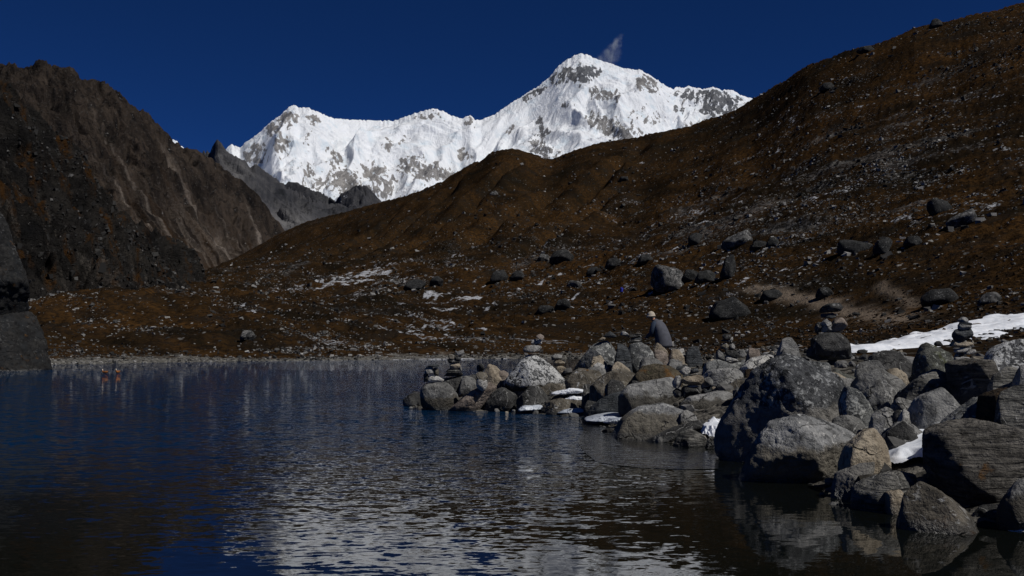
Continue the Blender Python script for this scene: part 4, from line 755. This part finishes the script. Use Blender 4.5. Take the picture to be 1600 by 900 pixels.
drape('wedge of snow caught beside the great lichen boulder', 1116, 668, 18.0, 0.2, 0.45, 0.08, 1.0)
drape('white snow filling the hollow by the frosted elongated boulder', 1440, 676, 12.7, 0.5, 0.9, 0.07, 2.0)
drape('strip of snow above the frosted elongated boulder', 1434, 624, 14.0, 0.35, 0.5, 0.10, 3.0)
drape('snow patch lying between the white stone and the smooth grey stone', 1352, 566, 17.6, 0.45, 1.2, 0.08, 4.0)
drape('snow peeping out behind the great lichen boulder', 1245, 556, 19.0, 0.5, 1.5, 0.08, 5.0)
# thin new ice on the sheltered water inside the spit
ip = [(905, 655), (960, 652), (1000, 690), (1060, 700), (1124, 712), (1122, 733), (1060, 734), (1000, 731), (960, 727), (932, 722), (914, 708), (902, 690), (912, 672)]
iv = np.array([[*(at(x, y, 1)[:1] * (CAMZ * F / (y - HY))), CAMZ * F / (y - HY), 0.006] for x, y in ip])
bm = bmesh.new(); vs = [bm.verts.new(v) for v in iv]; bm.faces.new(vs); bmesh.ops.triangulate(bm, faces=bm.faces[:])
me = bpy.data.meshes.new('thin_ice'); bm.to_mesh(me); bm.free()
m = NT('thin clear ice'); P = m.pos(); n = m.noise(P, 1.2, 5, 0.6); n2 = m.noise(m.scale(P, (1, 2, 1)), 3.0, 3)
ti = link('thin_ice', me, m.done(m.mix(m.ramp(n, 0.35, 0.7), (0.006, 0.0065, 0.007), (0.014, 0.015, 0.0165)), m.ramp(n, 0.3, 0.7, 0.04, 0.12), m.bump(n2, 0.7, 0.03), 0.5, 1.31)); tag(ti, 'thin clear ice skin on the sheltered water inside the spit', 'ice')
# ------------------------------------------------------------------ dark cliff blocks on the far side of the lake
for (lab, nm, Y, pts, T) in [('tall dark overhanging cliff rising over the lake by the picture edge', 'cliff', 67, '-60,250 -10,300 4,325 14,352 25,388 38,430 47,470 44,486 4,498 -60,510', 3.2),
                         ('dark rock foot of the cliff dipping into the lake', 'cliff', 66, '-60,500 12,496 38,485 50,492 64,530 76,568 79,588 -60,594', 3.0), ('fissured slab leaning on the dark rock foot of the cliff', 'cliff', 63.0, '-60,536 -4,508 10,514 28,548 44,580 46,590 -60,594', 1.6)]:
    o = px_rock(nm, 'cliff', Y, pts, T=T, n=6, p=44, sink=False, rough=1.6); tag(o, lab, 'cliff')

# ------------------------------------------------------------------ boulders one can tell apart on the hillside and the far shore
HILL = [
 ('largest boulder of the hillside, pale faced with a dark crown', 'hillpale', '1019,452 1020,422 1026,413 1040,414 1058,420 1068,432 1066,446 1050,455 1024,458'),
 ('dark rock behind the pale faced hillside boulder', 'black', '1066,436 1072,421 1085,419 1092,430 1088,440 1070,442'), ('dark cracked boulder next to the largest hillside boulder', 'black', '1086,438 1092,424 1108,420 1118,428 1116,438 1100,442'),
 ('dark upright outcrop uphill of the cracked boulder', 'black', '1126,430 1134,404 1146,398 1151,412 1148,428 1134,434'), ('grey slanting slab boulder high above the far walker', 'hillpale', '1128,386 1130,377 1150,368 1166,355 1177,364 1174,376 1140,389'),
 ('round dark boulder uphill of the largest hillside boulder', 'black', '1075,378 1078,366 1088,361 1098,367 1096,378 1086,382'), ('low dark boulder trailing the grey slanting slab', 'black', '1172,388 1180,376 1196,376 1198,386 1186,391'), ('dark boulder touching the end of the trailing low boulder', 'black', '1196,384 1202,372 1212,370 1218,379 1212,386'),
 ('long dark outcrop of the lower hillside', 'black', '1308,392 1312,376 1330,372 1352,378 1366,388 1360,398 1330,396'), ('rounded end block of the long dark outcrop', 'black', '1364,392 1372,376 1388,372 1396,380 1390,392 1374,396'), ('dark boulder uphill of the long dark outcrop', 'black', '1448,330 1450,316 1462,309 1478,315 1484,326 1474,334 1456,335'),
 ('pale slabby outcrop beside the uphill dark boulder', 'hillpale', '1474,354 1490,340 1520,326 1536,332 1530,342 1500,350'), ('small dark boulder below the pale slabby outcrop', 'black', '1415,380 1418,370 1436,368 1442,376 1434,384'), ('boulder standing dark on the skyline of the brown hill', 'black', '1452,42 1456,32 1464,29 1471,36 1470,44'),
 ('dark boulder in the row uphill of the far walker', 'black', '946,417 950,406 962,402 974,410 970,420'), ('dark wide rock between two hillside rocks of the far row', 'black', '858,408 866,394 884,390 896,400 892,410 866,412'), ('pale small rock beside the wide dark rock of the far row', 'hillpale', '838,408 846,396 856,398 858,408'), ('dark hummocky rock at the near end of the far row', 'black', '766,438 772,424 786,422 794,432 790,440'), ('lesser dark rock following the hummocky one', 'black', '796,436 802,424 814,422 820,432 812,438'),
 ('dark boulder uphill of the far walker beside a snow track', 'black', '996,410 1002,398 1014,397 1021,406 1014,413'), ('flat dark rock downhill of the far row', 'black', '916,427 920,419 932,417 938,424 930,430'), ('pale flat rock in the grass beyond the far walker', 'hillpale', '884,448 890,439 902,437 908,445 900,450'),
 ('dark round rock on the snow streaked flat', 'black', '671,446 674,434 684,431 693,438 690,447'), ('dark outcrop left of the round rock on the snowy flat', 'black', '630,450 640,438 656,436 666,444 660,454'), ('twin dark rock in the brown dip before the far walker', 'black', '866,484 872,470 884,466 892,476 888,486'), ('low grey outcrop beside the twin dark rock', 'black', '838,488 844,478 860,476 866,484 858,490'),
 ('pale flat boulder lying on the gravel of the far shore', 'hillpale', '398,562 404,555 420,551 432,555 434,562'), ('grey rock next to a snow patch near the far shore', 'hillpale', '376,530 380,517 392,515 398,524 394,532'),
 ('dark outcrop low on the slope under the dirt track', 'black', '1188,466 1194,454 1212,450 1222,460 1216,470'), ('dark boulder with a pale side near the dirt track', 'black', '1276,462 1282,450 1296,448 1304,458 1298,466'), ('dark bouldery knoll at the foot of the brown slope', 'black', '1110,492 1122,472 1146,464 1166,474 1170,490 1140,498'),
 ('dark craggy block among black rubble near the bank', 'black', '1440,470 1456,452 1480,448 1496,460 1490,476 1456,478'), ('pale crested rock among black rubble near the bank', 'hillpale', '1530,470 1540,458 1556,456 1564,466 1554,474'), ('dark boulder lone on the upper brown slope', 'black', '1280,140 1286,131 1298,129 1304,136 1298,142'), ('grey outcrop just under the skyline of the hill', 'black', '1338,82 1344,74 1358,72 1366,78 1358,84'), ('small pale block high on the grassy hump', 'hillpale', '764,306 768,300 776,299 779,305'), ('dark rock on the grassy slope above the gullies', 'black', '966,284 970,276 980,276 983,284'),
]
HB = []
for (lab, mat, pts) in HILL:
    P2 = [tuple(map(float, q.split(','))) for q in pts.split()]; bx = np.mean([q[0] for q in P2]); by = max(q[1] for q in P2)
    h = hit(bx, min(by, 560)) if by < 556 else at(bx, by, CAMZ * F / (by - 1.5 - HY))
    wm = np.ptp([q[0] for q in P2]) * h[1] / F; HB.append((h[0], h[1] + 0.3 * wm, wm))
    o = px_rock('boulder', mat, float(h[1]) + 0.3 * wm, pts, n=4, rough=1.6); tag(o, lab, 'boulder')

# ------------------------------------------------------------------ loose stones, turf and rubble, far too many to count
CUBE_V = np.array([(-1, -1, -1), (1, -1, -1), (1, 1, -1), (-1, 1, -1), (-1, -1, 1), (1, -1, 1), (1, 1, 1), (-1, 1, 1)]) * 0.62
CUBE_F = np.array([(0, 3, 2, 1), (4, 5, 6, 7), (0, 1, 5, 4), (1, 2, 6, 5), (2, 3, 7, 6), (3, 0, 4, 7)])
def scatter(name, C, S, colr, mat, n=0, flat=0.75, seed=1, label=None, cat=None):
    r = np.random.default_rng(seed); k = len(C); v, f = (CUBE_V, CUBE_F) if n == 0 else ico(n)
    if n == 0: P = v[None] * r.uniform(0.35, 1.35, (k, len(v), 3))
    else:                                            # angular chips: a ball cut by random planes
        N_ = r.normal(size=(k, 11, 3)); N_ /= np.linalg.norm(N_, axis=2)[..., None]; D_ = r.uniform(0.55, 0.95, (k, 11))
        R = np.min(D_[:, None, :] / np.maximum(np.einsum('vi,kpi->kvp', v, N_), 0.05), 2); P = v[None] * np.minimum(R, 1.15)[..., None]
    P = P * S[:, None, None] * r.uniform(0.65, 1.3, (k, 1, 3)) * np.array([1, 1, flat]); a = r.uniform(0, 6.283, k); ca, sa = np.cos(a)[:, None], np.sin(a)[:, None]; tl = r.normal(0, 0.35, (k, 1))
    P = np.stack([P[..., 0], P[..., 1] * np.cos(tl) - P[..., 2] * np.sin(tl), P[..., 1] * np.sin(tl) + P[..., 2] * np.cos(tl)], -1)
    Q = np.stack([P[..., 0] * ca - P[..., 1] * sa, P[..., 0] * sa + P[..., 1] * ca, P[..., 2]], -1) + C[:, None]
    Fc = (f[None] + (np.arange(k) * len(v))[:, None, None]).reshape(-1, f.shape[1])
    me = mesh_arrays(name, Q.reshape(-1, 3), Fc, False, dict(tint=np.repeat(colr, len(v), 0)))
    o = link(name, me, mat); tag(o, label, cat, kind='stuff'); return o
m = NT('loose stones'); P = m.pos(); n2 = m.noise(P, 9, 4, 0.6)
c = m.mix(m.ramp(n2, 0.35, 0.7), m.attr('tint', True), m.mix(0.5, m.attr('tint', True), (0.02, 0.02, 0.02)))
STONES_M = m.done(c, 0.95, m.bump(n2, 0.6, 0.05), 0.05)
rs = np.random.default_rng(5)
K = 230000
cc = rs.uniform(-60, 1660, K); yc = np.interp(cc, CR[:, 0], CR[:, 2]); yy = np.exp(rs.uniform(math.log(36), np.log(np.minimum(yc, 900))))
ci = np.clip(np.searchsorted(cols, cc), 0, len(cols) - 1); ri = np.clip(np.searchsorted(rows, yy), 0, len(rows) - 1)
clus = sstep(-0.15, 0.35, fbm((cc - HX) / F * yy / 14, yy / 17, 4.2, 3)); dens = (np.clip(bandm[ri, ci] * 0.55 + 0.5 * rock[ri, ci], 0, 0.9) + 0.04) * (0.15 + 0.95 * clus) + 0.3 * gravel[ri, ci] * (yy > 60); ok = (rs.random(K) < dens) & (SDF[ri, ci] > 0.15)
cc, yy, ci, ri = cc[ok], yy[ok], ci[ok], ri[ok]
xx = (cc - HX) / F * yy
pxs = np.minimum(np.exp(rs.normal(0.72, 0.5, len(yy))), 7.0)
sz = np.clip(pxs * yy / F, 0.05, 1.9) * 0.8
zz = land(xx, yy) + 0.15 * sz
for (bx, by_, wm) in HB:                             # stones gathered round the big boulders
    k = 26; xx = np.append(xx, bx + rs.normal(0, 1.1 * wm, k)); yy = np.append(yy, by_ + rs.normal(0, 2.2 * wm, k)); sz = np.append(sz, wm * np.minimum(np.exp(rs.normal(-2.4, 0.5, k)), 0.16))
cc = HX + F * xx / yy; zz = land(xx, yy) + 0.15 * sz
pal = gnoise(xx / 18, yy / 22, 6.6) + rs.normal(0, 0.45, len(yy)) + 0.35 * blob(cc, np.log(yy), 1330, 250, 260, 0.4) - 0.7 * blob(cc, np.log(yy), 1420, 330, 260, 0.13) - 0.5 * blob(cc, np.log(yy), 1500, 75, 130, 0.25)
g = np.where(pal > 0.35, rs.uniform(0.15, 0.34, len(yy)), np.where(pal > -0.1, rs.uniform(0.06, 0.13, len(yy)), rs.uniform(0.018, 0.05, len(yy))))
tint = g[:, None] * np.array([1.0, 0.97, 0.93])
C3 = np.stack([xx, yy, zz], 1)
scatter('loose_stones', C3, sz, tint, STONES_M, 0, 0.7, 2, 'loose grey stones strewn over the brown hillside', 'stones')
# turf hummocks near the bank
K = 9000
cc = rs.uniform(700, 1660, K); yy = np.exp(rs.uniform(math.log(34), math.log(120), K)); xx = (cc - HX) / F * yy; ok = lake_sdf(xx, yy) > 2.5; cc, xx, yy = cc[ok], xx[ok], yy[ok]
sz = np.exp(rs.normal(math.log(0.095), 0.4, len(yy))) * np.clip(yy / 50, 0.8, 1.6); zz = land(xx, yy) + 0.05 * sz
g = rs.uniform(0.3, 1.0, len(yy))[:, None]; tint = g * np.array([0.055, 0.029, 0.0105]) * (0.5 + 0.8 * (gnoise(xx / 6, yy / 6, 2) > 0))[:, None]
scatter('turf', np.stack([xx, yy, zz], 1), sz, tint, STONES_M, 0, 0.55, 3, 'brown turf hummocks between the bank and the hillside', 'turf')
# rubble between the boulders of the bank
K = 4600
xx = rs.uniform(-3, 24, K); yy = rs.uniform(9.5, 42, K); s_ = lake_sdf(xx, yy); px_ = HX + F * xx / yy
ok = (s_ > -0.35) & (px_ < 1680) & ((s_ < 7) | (rs.random(K) < 0.3)); xx, yy, s_ = xx[ok], yy[ok], s_[ok]
sz = np.where(rs.random(len(yy)) < 0.17, rs.uniform(0.14, 0.30, len(yy)), np.exp(rs.normal(math.log(0.07), 0.4, len(yy)))); sz = np.where(yy > 21, np.minimum(sz, 0.13), sz); zz = land(xx, yy) + 0.2 * sz
pal = rs.random(len(yy)); g = np.where(pal > 0.85, rs.uniform(0.18, 0.34, len(yy)), np.where(pal > 0.4, rs.uniform(0.07, 0.15, len(yy)), rs.uniform(0.022, 0.055, len(yy))))
tint = g[:, None] * np.where(rs.random((len(yy), 1)) > 0.75, np.array([1.0, 0.88, 0.7]), np.array([1.0, 0.98, 0.95]))
scatter('rubble', np.stack([xx, yy, zz], 1), sz, tint, STONES_M, 2, 0.75, 4, 'small rubble filling the gaps between the shore boulders', 'rubble')
# broken blocks over the dark crag
SP = SURF['crag_slope']; K = 9000; ii = rs.integers(8, SP.shape[0] - 1, K); jj = rs.integers(60, SP.shape[1] - 1, K); C3 = SP[ii, jj]
ok = fbm(C3[:, 0] / 25, C3[:, 1] / 30, C3[:, 2] / 20, 3) + rs.normal(0, 0.3, K) > -0.1; C3 = C3[ok]
sz = np.clip(np.exp(rs.normal(math.log(2.2), 0.5, len(C3))) * C3[:, 1] / F, 0.2, 2.2); g = np.where(rs.random(len(C3)) > 0.93, 0.13, rs.uniform(0.010, 0.045, len(C3)))
scatter('broken_blocks', C3, sz, g[:, None] * np.array([1.0, 0.97, 0.93]), STONES_M, 0, 0.9, 6, 'broken dark blocks lying over the near crag slope', 'stones')

# ------------------------------------------------------------------ snow strip lying along the bank
xs = np.linspace(6, 26, 260); ysn = np.linspace(28, 52, 200); SX, SY = np.meshgrid(xs, ysn, indexing='xy')
line = [at(1325, 549, 31), at(1400, 543, 33.5), at(1450, 532, 36.5), at(1520, 518, 40), at(1610, 500, 44), at(1700, 490, 47)]
mk = np.zeros(SX.shape)
for a, b, wa in zip(line[:-1], line[1:], (1.5, 2.0, 2.6, 3.4, 4.2)):
    mk = np.maximum(mk, line_mask(SX, SY, [a, b], wa))
mk = mk + 0.75 * fbm(SX / 2.4, SY / 0.9, 3.0, 4) - 0.72
SZ = land(SX, SY) + np.clip(mk, -0.3, 0.5) * 0.35 + 0.03
idx = grid_faces(200, 260); kf = mk.ravel()[idx].max(1) > -0.05
used = np.unique(idx[kf]); rem = np.full(SX.size, -1); rem[used] = np.arange(len(used))
me = mesh_arrays('snow', np.stack([SX.ravel(), SY.ravel(), SZ.ravel()], 1)[used], rem[idx[kf]], True)
o = link('snow', me, SNOWPATCH_M); tag(o, 'long strip of old snow climbing the bank behind the slim cairn', 'snow', kind='stuff')

# ------------------------------------------------------------------ people
def skin_mesh(name, pts, edges, rad, root, sub=2):
    me = bpy.data.meshes.new(name); me.from_pydata(pts, edges, []); o = bpy.data.objects.new(name, me); COL.objects.link(o)
    mo = o.modifiers.new('s', 'SKIN'); mo.use_smooth_shade = True
    for i, q in enumerate(rad):
        sv = me.skin_vertices[0].data[i]; sv.radius = (q, q) if not isinstance(q, tuple) else q; sv.use_root = (i == root)
    o.modifiers.new('d', 'SUBSURF').levels = sub
    dg = bpy.context.evaluated_depsgraph_get(); out = bpy.data.meshes.new_from_object(o.evaluated_get(dg)); bpy.data.objects.remove(o); out.name = name
    return out
def tube(name, path, rad, seg=12, squash=(1, 1)):
    """closed loft along a path in the x,z plane or beyond; rad: list of (across, along) radii"""
    P = [Vector(q) for q in path]; V, Fc = [], []
    for i, q in enumerate(P):
        t = (P[min(i + 1, len(P) - 1)] - P[max(i - 1, 0)]).normalized(); s = Vector((0, 1, 0)) if abs(t.y) < 0.9 else Vector((1, 0, 0))
        b = t.cross(s).normalized(); s = b.cross(t).normalized()
        ra, rb = rad[i] if isinstance(rad[i], tuple) else (rad[i], rad[i])
        for k in range(seg):
            a = 2 * math.pi * k / seg; V.append(q + s * (ra * math.cos(a)) + b * (rb * math.sin(a)))
    n = len(P)
    for i in range(n - 1):
        for k in range(seg): Fc.append([i * seg + k, i * seg + (k + 1) % seg, (i + 1) * seg + (k + 1) % seg, (i + 1) * seg + k])
    V.append(P[0]); V.append(P[-1]); a, b = len(V) - 2, len(V) - 1
    for k in range(seg): Fc.append([a, (k + 1) % seg, k]); Fc.append([b, (n - 1) * seg + k, (n - 1) * seg + (k + 1) % seg])
    me = bpy.data.meshes.new(name); me.from_pydata(V, [], Fc); me.update()
    for q in me.polygons: q.use_smooth = True
    return me
SKIN_M = flat_mat('weathered skin', (0.34, 0.17, 0.10)); TROUSER_M = flat_mat('dark trousers', (0.012, 0.012, 0.015)); NAVY_M = flat_mat('navy fleece', (0.020, 0.032, 0.055)); GREYJ_M = flat_mat('grey jacket cloth', (0.068, 0.07, 0.084), 0.9, 0.15, 8)
CAP_M = flat_mat('cream wool hat', (0.38, 0.33, 0.26)); HAIR_M = flat_mat('grey hair', (0.12, 0.10, 0.085)); BOOT_M = flat_mat('brown boots', (0.05, 0.03, 0.018)); BLUE_M = flat_mat('bright blue jacket', (0.01, 0.018, 0.24)); PACK_M = flat_mat('dark backpack', (0.02, 0.02, 0.03))
def person(label, loc, rz, lean, coat, coat2, hat, scale=1.0, pack=False):
    """faces local +x; lean: how far the shoulders come forward"""
    e = empty('person', loc); e.rotation_euler = (0, 0, rz); e.scale = (scale,) * 3; tag(e, label, 'person')
    hip = Vector((0, 0, 0.86)); ch = Vector((0.10 + lean * 0.55, 0, 1.16 - lean * 0.06)); sh = Vector((0.14 + lean, 0, 1.36 - lean * 0.22)); nk = sh + Vector((0.07, 0, 0.07)); hd = nk + Vector((0.09 + 0.05 * lean, 0, 0.10 - 0.04 * lean))
    kn = [Vector((0.09, s * 0.12, 0.46)) for s in (-1, 1)]; an = [Vector((-0.02, s * 0.13, 0.08)) for s in (-1, 1)]; toe = [Vector((0.16, s * 0.15, 0.04)) for s in (-1, 1)]
    shd = [sh + Vector((0, s * 0.19, -0.03)) for s in (-1, 1)]; el = [sh + Vector((0.06, s * 0.27, -0.30)) for s in (-1, 1)]; wr = [sh + Vector((0.24, s * 0.15, -0.40 - 0.02 * s)) for s in (-1, 1)]
    pts = [hip, ch, sh, nk, hd, hd + Vector((0.035, 0, 0.09))]; ed = [(0, 1), (1, 2), (2, 3), (3, 4), (4, 5)]; rad = [(0.15, 0.12), (0.16, 0.12), (0.12, 0.10), 0.055, (0.085, 0.10), 0.07]
    for k in (0, 1):
        i = len(pts); pts += [hip + Vector((0, (-1, 1)[k] * 0.09, -0.06)), kn[k], an[k], toe[k]]; ed += [(0, i), (i, i + 1), (i + 1, i + 2), (i + 2, i + 3)]; rad += [0.10, 0.065, 0.045, 0.04]
        i = len(pts); pts += [shd[k], el[k], wr[k]]; ed += [(2, i), (i, i + 1), (i + 1, i + 2)]; rad += [0.07, 0.05, 0.034]
        pal = wr[k] + Vector((0.07, 0, -0.02)); j = len(pts); pts += [pal]; ed += [(j - 1, j)]; rad += [0.032]
        for q in range(5):
            oy = (q - 1.5) * 0.018; L = (0.07, 0.08, 0.075, 0.06, 0.05)[q]
            f1 = pal + Vector((L * 0.5, oy, -0.01)) if q < 4 else pal + Vector((0.01, -(-1, 1)[k] * 0.045, 0.01)); f2 = f1 + (Vector((L * 0.35, 0, -0.03)) if q < 4 else Vector((0.035, 0, -0.01)))
            i = len(pts); pts += [f1, f2]; ed += [(j, i), (i, i + 1)]; rad += [0.009, 0.008]
    me = skin_mesh('body', [tuple(q) for q in pts], ed, rad, 0, 1)
    for mm in (TROUSER_M, SKIN_M, BOOT_M): me.materials.append(mm)
    for q in me.polygons:
        c = q.center; q.material_index = 1 if (c - hd).length < 0.19 or min((c - wr[0]).length, (c - wr[1]).length) < 0.10 or (c.x > wr[0].x + 0.02 and abs(c.y) < 0.3 and c.z > 0.6) else 2 if c.z < 0.11 else 0
    b = link('body', me, None, e)
    # jacket: one loft from the hem to the collar, wide at the back
    hem = Vector((-0.05, 0, 0.60)); path = [hem, hem.lerp(hip, 0.5), hip + Vector((-0.02, 0, 0.02)), hip.lerp(ch, 0.55) + Vector((-0.035, 0, 0)), ch + Vector((-0.035, 0, 0)), ch.lerp(sh, 0.55) + Vector((-0.03, 0, 0.01)), sh + Vector((-0.01, 0, 0.0)), sh.lerp(nk, 0.6), nk + Vector((0.01, 0, 0.03))]
    jr = [(0.30, 0.26), (0.295, 0.25), (0.285, 0.235), (0.28, 0.225), (0.28, 0.215), (0.265, 0.19), (0.21, 0.14), (0.10, 0.09), (0.075, 0.075)]
    me = tube('jacket', path, jr, 20); me.materials.append(coat); me.materials.append(coat2)
    for q in me.polygons:
        c = q.center; ax = path[0].x + (path[6].x - path[0].x) * min(1, max(0, (c.z - path[0].z) / (path[6].z - path[0].z)))
        if c.x > ax + 0.055: q.material_index = 1
    for v in me.vertices:                             # folds of the cloth
        n_ = float(gnoise(np.array([v.co.x * 6]), np.array([v.co.y * 7]), np.array([v.co.z * 5]))[0]); v.co += Vector((n_ * 0.02, n_ * 0.02, 0))
    link('jacket', me, None, e).modifiers.new('d', 'SUBSURF').levels = 1
    for k in (0, 1):
        link('sleeve', tube('sleeve', [shd[k] + Vector((0, (1, -1)[k] * 0.05, 0.03)), shd[k], shd[k].lerp(el[k], 0.5), el[k], el[k].lerp(wr[k], 0.5), wr[k]], [0.07, 0.092, 0.08, 0.07, 0.06, 0.052], 12), coat2, e)
    R = 0.118; V_, path, rr = None, [hd + Vector((0.01, 0, 0.035)), hd + Vector((0.012, 0, 0.06)), hd + Vector((0.015, 0, 0.11)), hd + Vector((0.02, 0, 0.155)), hd + Vector((0.025, 0, 0.18))], [0.124, 0.122, 0.112, 0.075, 0.025]
    hatm = link('hat', tube('hat', path, rr, 16), hat, e)
    link('hat_brim', tube('hat_brim', [hd + Vector((0.01, 0, 0.018)), hd + Vector((0.012, 0, 0.03)), hd + Vector((0.013, 0, 0.055))], [(0.138, 0.138), (0.140, 0.140), (0.130, 0.130)], 16), hat, hatm)
    link('hair', tube('hair', [hd + Vector((-0.055, 0, -0.06)), hd + Vector((-0.055, 0, -0.02)), hd + Vector((-0.03, 0, 0.04))], [(0.05, 0.03), (0.085, 0.05), (0.10, 0.08)], 12), HAIR_M, e)
    fx = hd + Vector((0.10, 0, 0.0))
    link('nose', tube('nose', [fx + Vector((0.0, 0, 0.015)), fx + Vector((0.02, 0, -0.015)), fx + Vector((0.012, 0, -0.03))], [0.008, 0.016, 0.010], 8), SKIN_M, e)
    if pack:
        pk = link('backpack', tube('backpack', [ch + Vector((-0.27, 0, -0.22)), ch + Vector((-0.29, 0, -0.18)), ch + Vector((-0.29, 0, 0.1)), ch + Vector((-0.26, 0, 0.26)), ch + Vector((-0.22, 0, 0.30))], [(0.13, 0.09), (0.17, 0.12), (0.18, 0.13), (0.15, 0.10), (0.09, 0.05)], 14), coat, e)
    return e
pz = at(1031, 486, 29.0); gz = float(land(np.array([pz[0]]), np.array([29.0]))[0])
print('PERSON ground', gz, 'head', pz[2])
person('stooping person in grey and navy jacket with a cream hat behind the boulders', (pz[0] + 0.08, 29.0, gz), math.radians(150), 0.05, GREYJ_M, NAVY_M, CAP_M, (pz[2] - gz) / 1.70)
hw = hit(971, 464); print('WALKER', hw)
person('far walker in a bright blue jacket crossing the brown hillside', hw + np.array([0, 0, -0.02]), math.radians(70), 0.04, BLUE_M, BLUE_M, PACK_M, 1.0, True)

# ------------------------------------------------------------------ two ducks on the lake
DUCK_M = NT('rust orange plumage'); oc = DUCK_M.objco(False); zc = DUCK_M.sepz(oc); nn = DUCK_M.noise(oc, 40, 3)
DUCK_M = DUCK_M.done(DUCK_M.mix(DUCK_M.ramp(zc, 0.17, 0.23), DUCK_M.mix(nn, (0.20, 0.06, 0.012), (0.30, 0.10, 0.02)), (0.62, 0.52, 0.40)), 0.8, None, 0.2)
BILL_M = flat_mat('black bill', (0.012, 0.012, 0.012))
for (lab, x, y, rz) in [('orange duck swimming with its pale head and dark tail in profile', 164, 583, math.pi), ('orange duck with a pale head seen end on', 184, 582.5, math.radians(250))]:
    Yd = CAMZ * F / (y - HY); e = empty('duck', ((x - HX) / F * Yd, Yd, 0)); e.rotation_euler = (0, 0, rz); e.scale = (0.8,) * 3; tag(e, lab, 'duck')
    me = tube('body', [(-0.24, 0, 0.10), (-0.19, 0, 0.085), (-0.08, 0, 0.06), (0.06, 0, 0.06), (0.14, 0, 0.09), (0.165, 0, 0.15), (0.17, 0, 0.21), (0.18, 0, 0.255), (0.20, 0, 0.285), (0.215, 0, 0.29)], [(0.02, 0.012), (0.05, 0.04), (0.10, 0.085), (0.105, 0.09), (0.075, 0.07), (0.042, 0.045), (0.036, 0.04), (0.044, 0.048), (0.04, 0.04), (0.015, 0.015)], 14)
    link('body', me, DUCK_M, e).modifiers.new('d', 'SUBSURF').levels = 1
    link('bill', tube('bill', [(0.22, 0, 0.255), (0.245, 0, 0.252), (0.275, 0, 0.246)], [(0.016, 0.014), (0.015, 0.009), (0.011, 0.005)], 8), BILL_M, e)
    link('tail', tube('tail', [(-0.19, 0, 0.10), (-0.25, 0, 0.115), (-0.30, 0, 0.12)], [(0.03, 0.02), (0.032, 0.012), (0.01, 0.005)], 8), BILL_M, e)
    for s in (-1, 1): link('wing', tube('wing', [(0.07, s * 0.085, 0.10), (-0.02, s * 0.10, 0.115), (-0.14, s * 0.075, 0.125), (-0.23, s * 0.03, 0.13)], [(0.015, 0.03), (0.02, 0.045), (0.018, 0.035), (0.006, 0.01)], 8), flat_mat('wing', (0.30, 0.12, 0.03)), e)

# ------------------------------------------------------------------ wisp of cloud by the summit
c0 = at(957, 78, 12500); bm = bmesh.new(); bmesh.ops.create_cube(bm, size=1.0); me = bpy.data.meshes.new('cloud'); bm.to_mesh(me); bm.free()
cl = link('cloud', me, None, None, c0); cl.scale = (520, 240, 420); tag(cl, 'thin white wisp of cloud beside the highest snowy summit', 'cloud')
m = bpy.data.materials.new('cloud wisp'); m.use_nodes = True; t_ = m.node_tree; t_.nodes.clear(); me.materials.append(m)
M = NT.__new__(NT); M.m = m; M.t = t_; out = M.N('OutputMaterial'); pv = M.N('VolumePrincipled')
o_ = M.N('TexCoord').outputs['Object']; sx, sy, sz_ = M.sepz(o_, 0), M.sepz(o_, 1), M.sepz(o_, 2)
u_ = M.math('SUBTRACT', sx, M.math('MULTIPLY', sz_, 0.45)); wv = M.math('MULTIPLY', M.math('SUBTRACT', M.noise(o_, 3.0, 4, 0.6), 0.5), 0.5)
wd = M.ramp(sz_, -0.45, 0.45, 0.34, 0.07)
body = M.ramp(M.math('DIVIDE', M.math('ABSOLUTE', M.math('ADD', u_, wv)), wd), 0.1, 1.0, 1.0, 0.0)
body = M.math('MULTIPLY', body, M.math('MULTIPLY', M.ramp(M.math('ABSOLUTE', sz_), 0.25, 0.48, 1.0, 0.0), M.ramp(M.math('ABSOLUTE', sy), 0.2, 0.48, 1.0, 0.0)))
tx = M.ramp(M.noise(M.scale(o_, (3.0, 3.0, 1.6)), 2.6, 6, 0.65, 0.5), 0.42, 0.7)
M.put(pv.inputs['Density'], M.math('MULTIPLY', M.math('MULTIPLY', body, tx), 0.013)); pv.inputs['Color'].default_value = (0.88, 0.94, 1, 1); pv.inputs['Anisotropy'].default_value = 0.0
t_.links.new(pv.outputs[0], out.inputs['Volume'])
